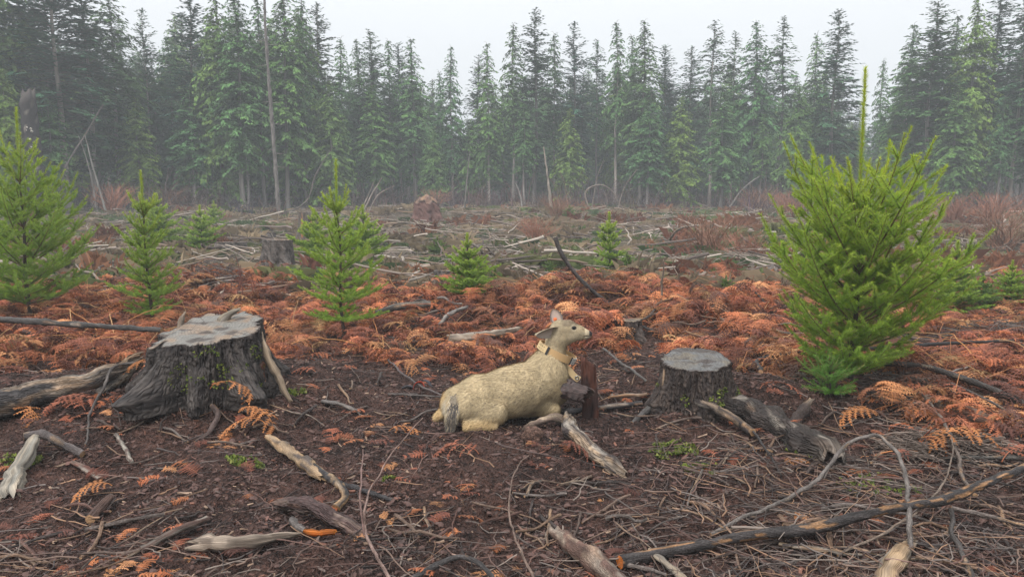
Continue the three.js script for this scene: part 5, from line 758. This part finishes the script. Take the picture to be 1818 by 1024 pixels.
// dead bracken: arched stem, paired leaflets that curl and hang
function bracken(seed) {
  const R = rng(seed), g = new Geo(), L = 0.62, n = 13, pts = []; let p = V(0, 0, 0), a = 1.1 + R() * 0.35, az = 0;
  for (let k = 0; k <= n; k++) { pts.push(p.clone()); p.add(V(Math.cos(az) * Math.cos(a) * L / n, Math.sin(a) * L / n, Math.sin(az) * Math.cos(a) * L / n)); a -= 0.2 + R() * 0.12; az += (R() - 0.5) * 0.35; }
  g.tube(pts, pts.map((_, k) => lerp(0.0045, 0.0015, k / n)), 3, [1.5, 1.55, 1.4], false);
  for (let k = 2; k < n; k++) for (const side of [-1, 1]) {
    if (R() < 0.12) continue;
    const t = pts[k + 1].clone().sub(pts[k]).normalize(), lat = t.clone().cross(V(0, 1, 0)).normalize().multiplyScalar(side), len = 0.17 * Math.sin(lerp(0.5, 2.9, (k - 2) / n)) * (0.7 + 0.5 * R()) + 0.03;
    let q = pts[k].clone(), d = lat.clone().multiplyScalar(0.9).addScaledVector(t, 0.35).add(V(0, 0.15, 0)).normalize(); const curl = V((R() - 0.5) * 0.8, -0.5 - 0.7 * R(), (R() - 0.5) * 0.8), m = 6, v = 0.75 + 0.5 * R(), c = [v, v * 0.98, v * 0.95];
    for (let s = 0; s < m; s++) {
      const e = q.clone().addScaledVector(d, len / m), w = d.clone().cross(V(R() - 0.5, 1, R() - 0.5)).normalize(), b = (1 - s / m) * 0.026 + 0.006;
      g.tri(q, e, q.clone().addScaledVector(d, len / m * 0.9).addScaledVector(w, b).add(V(0, -b * 0.4, 0)), c); g.tri(q, e, q.clone().addScaledVector(d, len / m * 0.9).addScaledVector(w, -b).add(V(0, -b * 0.4, 0)), c);
      q = e; d.addScaledVector(curl, 0.32).normalize();
    }
  }
  return g.geo(false);
}
const FERN_TINTS = [[0.3, 0.105, 0.055], [0.36, 0.135, 0.062], [0.19, 0.072, 0.048], [0.4, 0.19, 0.09], [0.25, 0.086, 0.052], [0.1, 0.045, 0.036], [0.33, 0.11, 0.052], [0.15, 0.058, 0.042]];
{
  const R = rng(900), lists = [[], [], [], [], []];
  for (let k = 0; k < 60000; k++) {
    const d = lerp(3, 18.5, R()), x = (R() * 2 - 1) * (d * 0.72 + 0.8), z = -d, f = fernCover(x, z);
    if (f < 0.15 && d < 9 && R() < 0.012 + 0.14 * sstep(0.25, 0.6, n3(x * 1.5, 61, z * 1.5))) { const s = 0.14 + 0.26 * R(); lists[Math.floor(R() * 5)].push([G(x, z, 0.004), yaw(R() * 6.3, -0.3 * R(), (R() - 0.5) * 0.6), V(s, s * 0.25, s), tints(R, FERN_TINTS)]); }
    if (R() > f * lerp(1, 0.62, sstep(8, 16, d)) * (d < 7.5 ? 0.5 : 0.72)) continue;
    const heap = n3(x * 1.2, 60, z * 1.2), flat = -0.5 + R() * 0.7, s = 0.36 + R() * 0.5 + 0.2 * Math.max(0, heap);
    lists[Math.floor(R() * 5)].push([G(x, z, 0.015 + Math.max(0, heap) * 0.26 * R()), yaw(R() * 6.3, flat * 0.8, (R() - 0.5) * 1.3), V(s, s * (0.42 + 0.4 * R()), s), tints(R, FERN_TINTS).map((v, i) => v * (1 + 0.35 * n3(x * 0.6, 63, z * 0.6)) * (i === 0 ? 1 - 0.22 * sstep(0, 0.7, n3(x * 0.9, 66, z * 0.9)) : 1))]);
  }
  lists.forEach((l, k) => scatter('dead_bracken', bracken(70 + k), M.frond, l, ['rust-red dead bracken matted over the clearing', 'curled brown bracken fronds in the matted bed', 'orange bracken leaflets lying through the matted bed', 'tawny collapsed bracken in the matted bed', 'dark rusty bracken sunk into the matted bed'][k], 'bracken'));
  // straw-coloured bracken stalks
  const st = []; for (let k = 0; k < 3000; k++) { const d = lerp(4.8, 17, R()), x = (R() * 2 - 1) * d * 0.75, z = -d; if (R() > fernCover(x, z) - 0.1) continue; const s = 0.6 + R() * 0.8; st.push([G(x, z, 0.03 + 0.1 * R()), yaw(R() * 6.3, (R() - 0.5) * 0.7, (R() - 0.5) * 0.8), V(s, s * (0.4 + 0.7 * R()), s), tints(R, [[0.42, 0.2, 0.075], [0.36, 0.15, 0.06], [0.45, 0.27, 0.13], [0.26, 0.09, 0.05]])]); }
  const sg = new Geo(), sp = []; for (let k = 0; k <= 10; k++) sp.push(V(k * 0.06, 0.09 * Math.sin(k / 10 * Math.PI) + (k > 5 ? 0.03 : 0), (k > 6 ? (k - 6) * 0.025 : 0))); sg.tube(sp, sp.map((_, k) => 0.0042 - k * 0.0002), 4, [1, 1, 1], false);
  scatter('bracken_stalks', sg.geo(), M.plain, st, 'straw-coloured bracken stalks arching over the fern bed', 'stalks');
}
// chips, bark crumbs and needles on the soil
{
  const R = rng(910), kinds = [[], [], []];
  for (let k = 0; k < 100000; k++) {
    const d = 2.5 + 8 * R() ** 1.5, x = (R() * 2 - 1) * (d * 0.72 + 0.6), z = -d, f = fernCover(x, z); if (R() < f * 0.6) continue;
    const clump = 0.5 + 0.5 * n3(x * 1.8, 70, z * 1.8); if (R() > 0.12 + 1.1 * clump ** 1.5) continue;
    const s = 0.3 + 1.2 * R() ** 3, c = tints(R, [[0.07, 0.042, 0.036], [0.085, 0.05, 0.042], [0.05, 0.034, 0.03], [0.065, 0.036, 0.03], [0.045, 0.03, 0.027], [0.1, 0.052, 0.042], [0.09, 0.066, 0.056], [0.2, 0.135, 0.095], [0.13, 0.06, 0.042]], 0.35);
    const kd = Math.floor(R() * 3); if (kd === 2) for (let i = 0; i < 3; i++) c[i] = SOIL[i] * (0.8 + 0.6 * s);
    kinds[kd].push([G(x, z, 0.003), yaw(R() * 6.3, (R() - 0.5) * 0.9, (R() - 0.5) * 0.9), V(s, s, s * (0.6 + R())), c]);
  }
  const chip = (seed, lx, lz, ly) => { const Q = rng(seed), g = new THREE.BoxGeometry(lx, ly, lz, 2, 1, 1), a = g.attributes.position; for (let i = 0; i < a.count; i++) { const h = (s) => n3(a.getX(i) * 90 + s, a.getY(i) * 90, a.getZ(i) * 90 + seed); a.setXYZ(i, a.getX(i) + lx * 0.22 * h(1), a.getY(i) + ly * 0.5 * h(5) + lx * 0.08 * (a.getX(i) / lx) ** 2, a.getZ(i) + lz * 0.3 * h(9)); } g.deleteAttribute('uv'); g.computeVertexNormals(); g.setAttribute('color', new THREE.Float32BufferAttribute(new Array(a.count * 3).fill(1), 3)); return g; };
  const clod = new THREE.IcosahedronGeometry(0.013, 1); { const a = clod.attributes.position; for (let i = 0; i < a.count; i++) { const k = 1 + 0.4 * n3(a.getX(i) * 120, a.getY(i) * 120, a.getZ(i) * 120); a.setXYZ(i, a.getX(i) * k, a.getY(i) * k * 0.7, a.getZ(i) * k); } clod.deleteAttribute('uv'); clod.computeVertexNormals(); clod.setAttribute('color', new THREE.Float32BufferAttribute(new Array(a.count * 3).fill(1), 3)); }
  kinds.forEach((l, k) => scatter('wood_litter', k === 2 ? clod : chip(k + 3, [0.026, 0.046, 0.04][k], [0.009, 0.006, 0.034][k], [0.006, 0.005, 0.02][k]), M.plain, l, ['dark bark crumbs strewn over the churned soil', 'narrow wood slivers strewn over the churned soil', 'small lumps of soil and bark on the ground'][k], 'litter'));
}
// thin twigs and slash
const twigGeo = [0, 1, 2, 3].map((k) => { const R = rng(40 + k), g = new Geo(), pts = []; let y = 0, z = 0; for (let i = 0; i <= 7; i++) { pts.push(V(i / 7 - 0.5, y, z)); if (R() < 0.5) { y += (R() - 0.45) * 0.05; z += (R() - 0.5) * 0.13; } } g.tube(pts, pts.map((_, i) => lerp(0.012, 0.004, i / 7)), 5, [1, 1, 1]); if (k % 2) { const b = pts[3]; g.tube([b, b.clone().add(V(0.12, 0.04, 0.09)), b.clone().add(V(0.26, 0.05, 0.16))], [0.006, 0.005, 0.002], 4, [1, 1, 1]); } return g.geo(); });
{
  const R = rng(920), near = [[], [], [], []], slash = [[], [], [], []];
  for (let k = 0; k < 14000; k++) {
    const d = 2.6 + 9 * R() ** 1.3, x = (R() * 2 - 1) * (d * 0.72 + 0.5), z = -d;
    const thick = Math.max(0.16, sstep(-0.2, 1.6, x) * (1 - sstep(4.2, 5.6, d)) * 1.2, 0.7 * sstep(2.0, 3.2, x) * (1 - sstep(6, 7.5, d)), 0.4 * (1 - sstep(3.3, 4.2, d)), 0.45 * sstep(6.5, 8, d)); if (R() > thick) continue;
    const L = 0.1 + 0.45 * R() ** 1.6, r = 0.13 + 0.35 * R() ** 1.5;
    near[k % 4].push([G(x, z, 0.008 + 0.05 * R() ** 2 * thick), yaw(R() * 6.3 , (R() - 0.5) * 0.25, (R() - 0.5) * 0.22), V(L, r, r), tints(R, [[0.11, 0.075, 0.062], [0.17, 0.115, 0.09], [0.07, 0.052, 0.048], [0.25, 0.15, 0.095], [0.14, 0.085, 0.07], [0.2, 0.16, 0.135], [0.12, 0.1, 0.09], [0.06, 0.045, 0.04], [0.1, 0.058, 0.048], [0.055, 0.045, 0.042]], 0.35)]);
  }
  near.forEach((l, k) => scatter('fine_twigs', twigGeo[k], M.plain, l, ['thin bare twigs strewn over the soil', 'forked twigs strewn over the soil', 'short crooked twigs strewn over the soil', 'thin branching twigs lying about the soil'][k], 'twigs'));
  for (let k = 0; k < 20000; k++) {
    const d = 12 + 44 * R() ** 1.25, x = (R() * 2 - 1) * d * 0.8, z = -d; if (R() > 0.25 + 0.6 * sstep(-0.3, 0.6, n3(x * 0.25, 80, z * 0.25)) - 0.5 * fernCover(x, z)) continue;
    const L = 0.4 + 1.7 * R() ** 2, r = 0.6 + 1.9 * R() ** 2.5;
    slash[k % 4].push([G(x, z, 0.03 + 0.12 * R() ** 2), yaw(R() * 6.3, (R() - 0.5) * 0.3, (R() - 0.5) * 0.3), V(L, r, r), tints(R, [[0.17, 0.135, 0.115], [0.28, 0.225, 0.185], [0.11, 0.085, 0.07], [0.36, 0.3, 0.25], [0.2, 0.13, 0.09], [0.24, 0.2, 0.175]], 0.3)]);
  }
  for (let k = 0; k < 2600; k++) { const d = 13 + 40 * R() ** 1.2, x = (R() * 2 - 1) * d * 0.8, z = -d; if (R() > 0.2 + 0.8 * sstep(-0.1, 0.5, n3(x * 0.3, 85, z * 0.3)) || fernCover(x, z) > 0.5) continue; const r = 1 + 2.2 * R() ** 2, L = 0.8 + 1.8 * R(); slash[k % 4].push([G(x, z, 0.08 + 0.2 * R() ** 2), yaw(R() * 6.3, (R() - 0.5) * 0.5, (R() - 0.5) * 0.6), V(L, r * 1.3, r), tints(R, [[0.27, 0.22, 0.185], [0.33, 0.28, 0.235], [0.14, 0.11, 0.095], [0.09, 0.07, 0.06], [0.22, 0.16, 0.12]], 0.25)]); }
  slash.forEach((l, k) => scatter('slash', twigGeo[k], M.plain, l, ['grey and brown slash lying across the clearing', 'forked slash branches lying across the clearing', 'crooked slash sticks lying across the clearing', 'branching slash wood lying across the clearing'][k], 'slash'));
}
// low plants of the far clearing: green tufts, straw tufts, rusty twig tufts
{
  const R = rng(930), tuft = (n, h, w, spread, droop, seed) => { const Q = rng(seed), g = new Geo(); for (let k = 0; k < n; k++) { const a = Q() * 6.3, L = h * (0.5 + Q()), p = V((Q() - 0.5) * spread, 0, (Q() - 0.5) * spread), d = V(Math.cos(a), 0, Math.sin(a)), sd = V(-d.z, 0, d.x).multiplyScalar(w * (0.6 + 0.8 * Q())), lean = droop * (0.3 + Q()), v = 0.7 + 0.6 * Q(), c = [v, v, v], m = p.clone().addScaledVector(d, L * lean * 0.4).add(V(0, L * 0.65, 0)), e = p.clone().addScaledVector(d, L * lean).add(V(0, L * (1 - 0.4 * lean), 0)); g.tri(p, m.clone().add(sd), e, c); g.tri(p, e, m.clone().sub(sd), c); } return g.geo(false); };
  const green = tuft(46, 0.2, 0.02, 0.4, 0.9, 1), straw = tuft(40, 0.22, 0.007, 0.3, 0.9, 2), rust = tuft(46, 0.34, 0.006, 0.4, 0.6, 3);
  const fill = (geo, n, d0, d1, dens, pal, s0, label, cat, name, mat) => { const l = []; for (let k = 0; k < n; k++) { const d = d0 + (d1 - d0) * R() ** 1.1, x = (R() * 2 - 1) * d * 0.8, z = -d; if (R() > dens(x, z, d)) continue; const s = s0 * (0.5 + R()); l.push([G(x, z, -0.02), yaw(R() * 6.3), V(s * 1.2, s * (0.6 + 0.6 * R()), s * 1.2), tints(R, pal)]); } scatter(name, geo, mat ?? M.frond, l, label, cat); };
  fill(green, 5200, 13, 58, (x, z, d) => (0.12 + 0.75 * sstep(0, 0.6, n3(x * 0.3, 90, z * 0.3))) * (1 - 0.7 * fernCover(x, z)), [[0.12, 0.16, 0.06], [0.15, 0.18, 0.07], [0.095, 0.14, 0.06], [0.17, 0.17, 0.075]], 1, 'low dull green plants among the far slash', 'plants', 'ground_plants');
  fill(straw, 4200, 12, 58, (x, z) => 0.15 + 0.7 * sstep(-0.1, 0.5, n3(x * 0.35, 93, z * 0.35)), [[0.26, 0.2, 0.13], [0.2, 0.15, 0.1], [0.3, 0.23, 0.15]], 1.2, 'withered straw-coloured tufts in the far clearing', 'tufts', 'withered_tufts');
  fill(rust, 2600, 14, 60, (x, z, d) => 0.03 + 0.6 * sstep(0.25, 0.6, n3(x * 0.22, 96, z * 0.22)) * (x > 6 ? 1.3 : 0.5), [[0.22, 0.1, 0.06], [0.17, 0.075, 0.05], [0.26, 0.13, 0.075]], 1.1, 'rusty twig tufts spread over the far clearing', 'tufts', 'rusty_tufts');
}

// ---------------------------------------------------------------- single fern fronds and moss in the foreground
{
  const shapes = [70, 72, 74].map(bracken), R = rng(61);
  const frondMat = [[0.36, 0.15, 0.06], [0.25, 0.09, 0.055], [0.2, 0.075, 0.052]].map((c) => { const m = M.frond.clone(); m.color.setRGB(...c); return m; });
  [
    [372, 690, 0.2, 0.85, 0.2, -0.35, 0, 'orange dead fern frond drooping down the front of the big stump'], [470, 752, 0.06, 0.85, 2.9, -0.35, 0, 'orange dead fern frond hanging over the splintered root slab'], [425, 728, 0.12, 0.8, -0.3, -0.35, 0, 'small orange fern frond between the two larger ones on the big stump'], [300, 655, 0.14, 0.7, 3.4, 0, 0, 'tawny fern frond lying on the left flank of the big stump'],
    [90, 722, 0.04, 0.8, 0.2, 0, 1, 'red dead fern frond below the thick splintered log at left'], [150, 728, 0.04, 0.8, 2.9, 0, 1, 'red fern frond lying between the splintered log and the curved root'], [30, 730, 0.05, 0.7, -0.3, -0.35, 0, 'orange fern frond at the left edge under the splintered log'], [198, 862, 0.03, 0.6, 3.4, -0.35, 0, 'bright orange fern stalk on the soil at lower left'],
    [690, 765, 0.03, 0.8, 0.2, -0.35, 0, 'rusty fern tuft on the soil left of the deer'], [850, 806, 0.02, 0.85, 2.9, -0.35, 1, 'flat red fern frond on the soil below the deer'], [992, 792, 0.05, 0.7, -0.3, -0.35, 2, 'dark red fern frond draped against the splintered log'], [1290, 690, 0.05, 0.85, 3.4, -0.35, 0, 'orange fern frond just right of the small stump'], [1350, 690, 0.05, 0.85, 0.2, -0.35, 1, 'red fern frond below the two stones by the big fir'],
    [1560, 735, 0.05, 0.85, 2.9, -0.35, 0, 'orange fern frond in the brush below the big fir'], [1670, 775, 0.08, 0.85, -0.3, 0, 0, 'upright orange fern stalk in the brush near the right edge'], [1740, 790, 0.08, 0.85, 3.4, 0, 0, 'second orange fern stalk nearer the right edge'], [1780, 820, 0.05, 0.85, 0.2, 0, 1, 'red-brown fern frond at the right edge above the thick branch'], [560, 660, 0.03, 0.85, 2.9, -0.35, 1, 'red fern frond on the bare ground right of the big stump'],
  ].forEach(([u, v, lift, s, turn, tilt, c, label], i) => { const m = solo('fern_frond', shapes[i % 3], frondMat[c], label, 'fern', 'single dead fern fronds', null, spot(u, v, lift)); m.scale.set(s, s * 0.6, s); m.rotation.set(tilt * 0.3, turn, tilt, 'YXZ'); });
  const list = []; for (const [u, v, r, n] of [[1195, 800, 0.16, 420], [1245, 838, 0.12, 160], [435, 820, 0.12, 260], [520, 700, 0.1, 160], [1560, 860, 0.25, 160], [30, 820, 0.15, 160], [1440, 800, 0.16, 120], [1760, 668, 0.12, 140], [690, 850, 0.04, 60]]) { const p = spot(u, v); for (let k = 0; k < n; k++) { const a = R() * 6.3, q = Math.sqrt(R()) * r, x = p.x + Math.cos(a) * q, z = p.z + Math.sin(a) * q * 0.7; if (n3(x * 14, 3, z * 14) < -0.15) continue; list.push([G(x, z, 0.004), V(0, 1, 0)]); } }
  const m = solo('moss', mossGeo(list, R, 0.02, MOSS), M.frond, 'small yellow-green moss patches on the soil', 'moss', null, 'stuff'); void m;
}

// single sticks that can be picked out of the litter
{
  const R = rng(333), zones = [
    // columns, rows, how many, label, group, long
    [1120, 1480, 870, 1015, 34, 'bare brown stick in the litter beneath the thick dark branch', 'sticks beneath the thick dark branch', 0.42],
    [940, 1180, 850, 960, 22, 'bare stick on the soil between the splintered log and the red-brown log', 'sticks between the splintered log and the red-brown log', 0.34],
    [1480, 1800, 740, 860, 36, 'bare stick in the brush between the big fir and the thick dark branch', 'sticks in the brush below the big fir', 0.45],
    [1450, 1800, 900, 1015, 26, 'bare stick in the right bottom corner below the arched branch', 'sticks in the right bottom corner', 0.4],
    [20, 330, 880, 1015, 20, 'bare brown stick in the left bottom corner around the bark chunk', 'sticks in the left bottom corner', 0.34],
    [560, 780, 640, 740, 18, 'bare stick on the ground between the big stump and the deer', 'sticks between the big stump and the deer', 0.34],
    [640, 960, 900, 1010, 18, 'bare stick on the soil between the broken orange stick and the red-brown log', 'sticks on the soil at bottom centre', 0.32],
    [190, 330, 720, 830, 14, 'bare stick on the soil between the thick splintered log and the big stump', 'sticks left of the big stump', 0.36],
    [400, 560, 700, 790, 14, 'bare stick on the soil at the right foot of the big stump', 'sticks at the right foot of the big stump', 0.34],
    [1140, 1480, 740, 850, 30, 'bare stick on the dark soil in front of the small stump and buried log', 'sticks in front of the small stump', 0.34],
    [640, 900, 480, 560, 14, 'bare stick lying on the ferns between the slender fir and the pale log', 'sticks on the ferns behind the deer', 0.7],
    [1150, 1400, 520, 600, 16, 'bare stick lying on the ferns behind the small stump', 'sticks on the ferns behind the small stump', 0.7],
    [1050, 1170, 640, 740, 14, 'bare stick in the gap between the upright slab and the small stump', 'sticks between the slab and the small stump', 0.34],
  ];
  for (const [u0, u1, v0, v1, n, label, group, long] of zones) for (let k = 0; k < n; k++) {
    const fern = v1 <= 600 ? 0.16 : 0, p = spot(lerp(u0, u1, R()), lerp(v0, v1, R()), 0.02 + fern), a = R() * Math.PI, L = long * (0.45 + 0.9 * R()), r = (0.0035 + 0.008 * R() ** 2) * (fern ? 1.7 : 1), kink = (R() - 0.5) * 0.25 * L, bits = 3 + Math.floor(R() * 2), pts = [];
    for (let i = 0; i <= bits; i++) { const s = i / bits - 0.5, x = p.x + Math.cos(a) * L * s - Math.sin(a) * kink * Math.abs(s), z = p.z + Math.sin(a) * L * s + Math.cos(a) * kink * Math.abs(s); pts.push(G(x, z, r + 0.008 + fern + 0.035 * R() * R())); }
    solo('stick', logShape(pts, r, r * 0.6, { bark: tint3(R, [[0.12, 0.085, 0.07], [0.18, 0.12, 0.09], [0.075, 0.058, 0.052], [0.24, 0.15, 0.1], [0.16, 0.13, 0.115], [0.13, 0.07, 0.055]]), wood: [0.33, 0.2, 0.11], strip: R() < 0.35 ? 0.4 : 0.05, seed: 700 + k, sides: 6, step: 0.04 }), M.branch, label, 'stick', group);
  }
}

// ---------------------------------------------------------------- shadows on, draw
scene.traverse((o) => { if (o.isMesh) { o.castShadow = true; o.receiveShadow = true; } });
renderer.render(scene, camera);
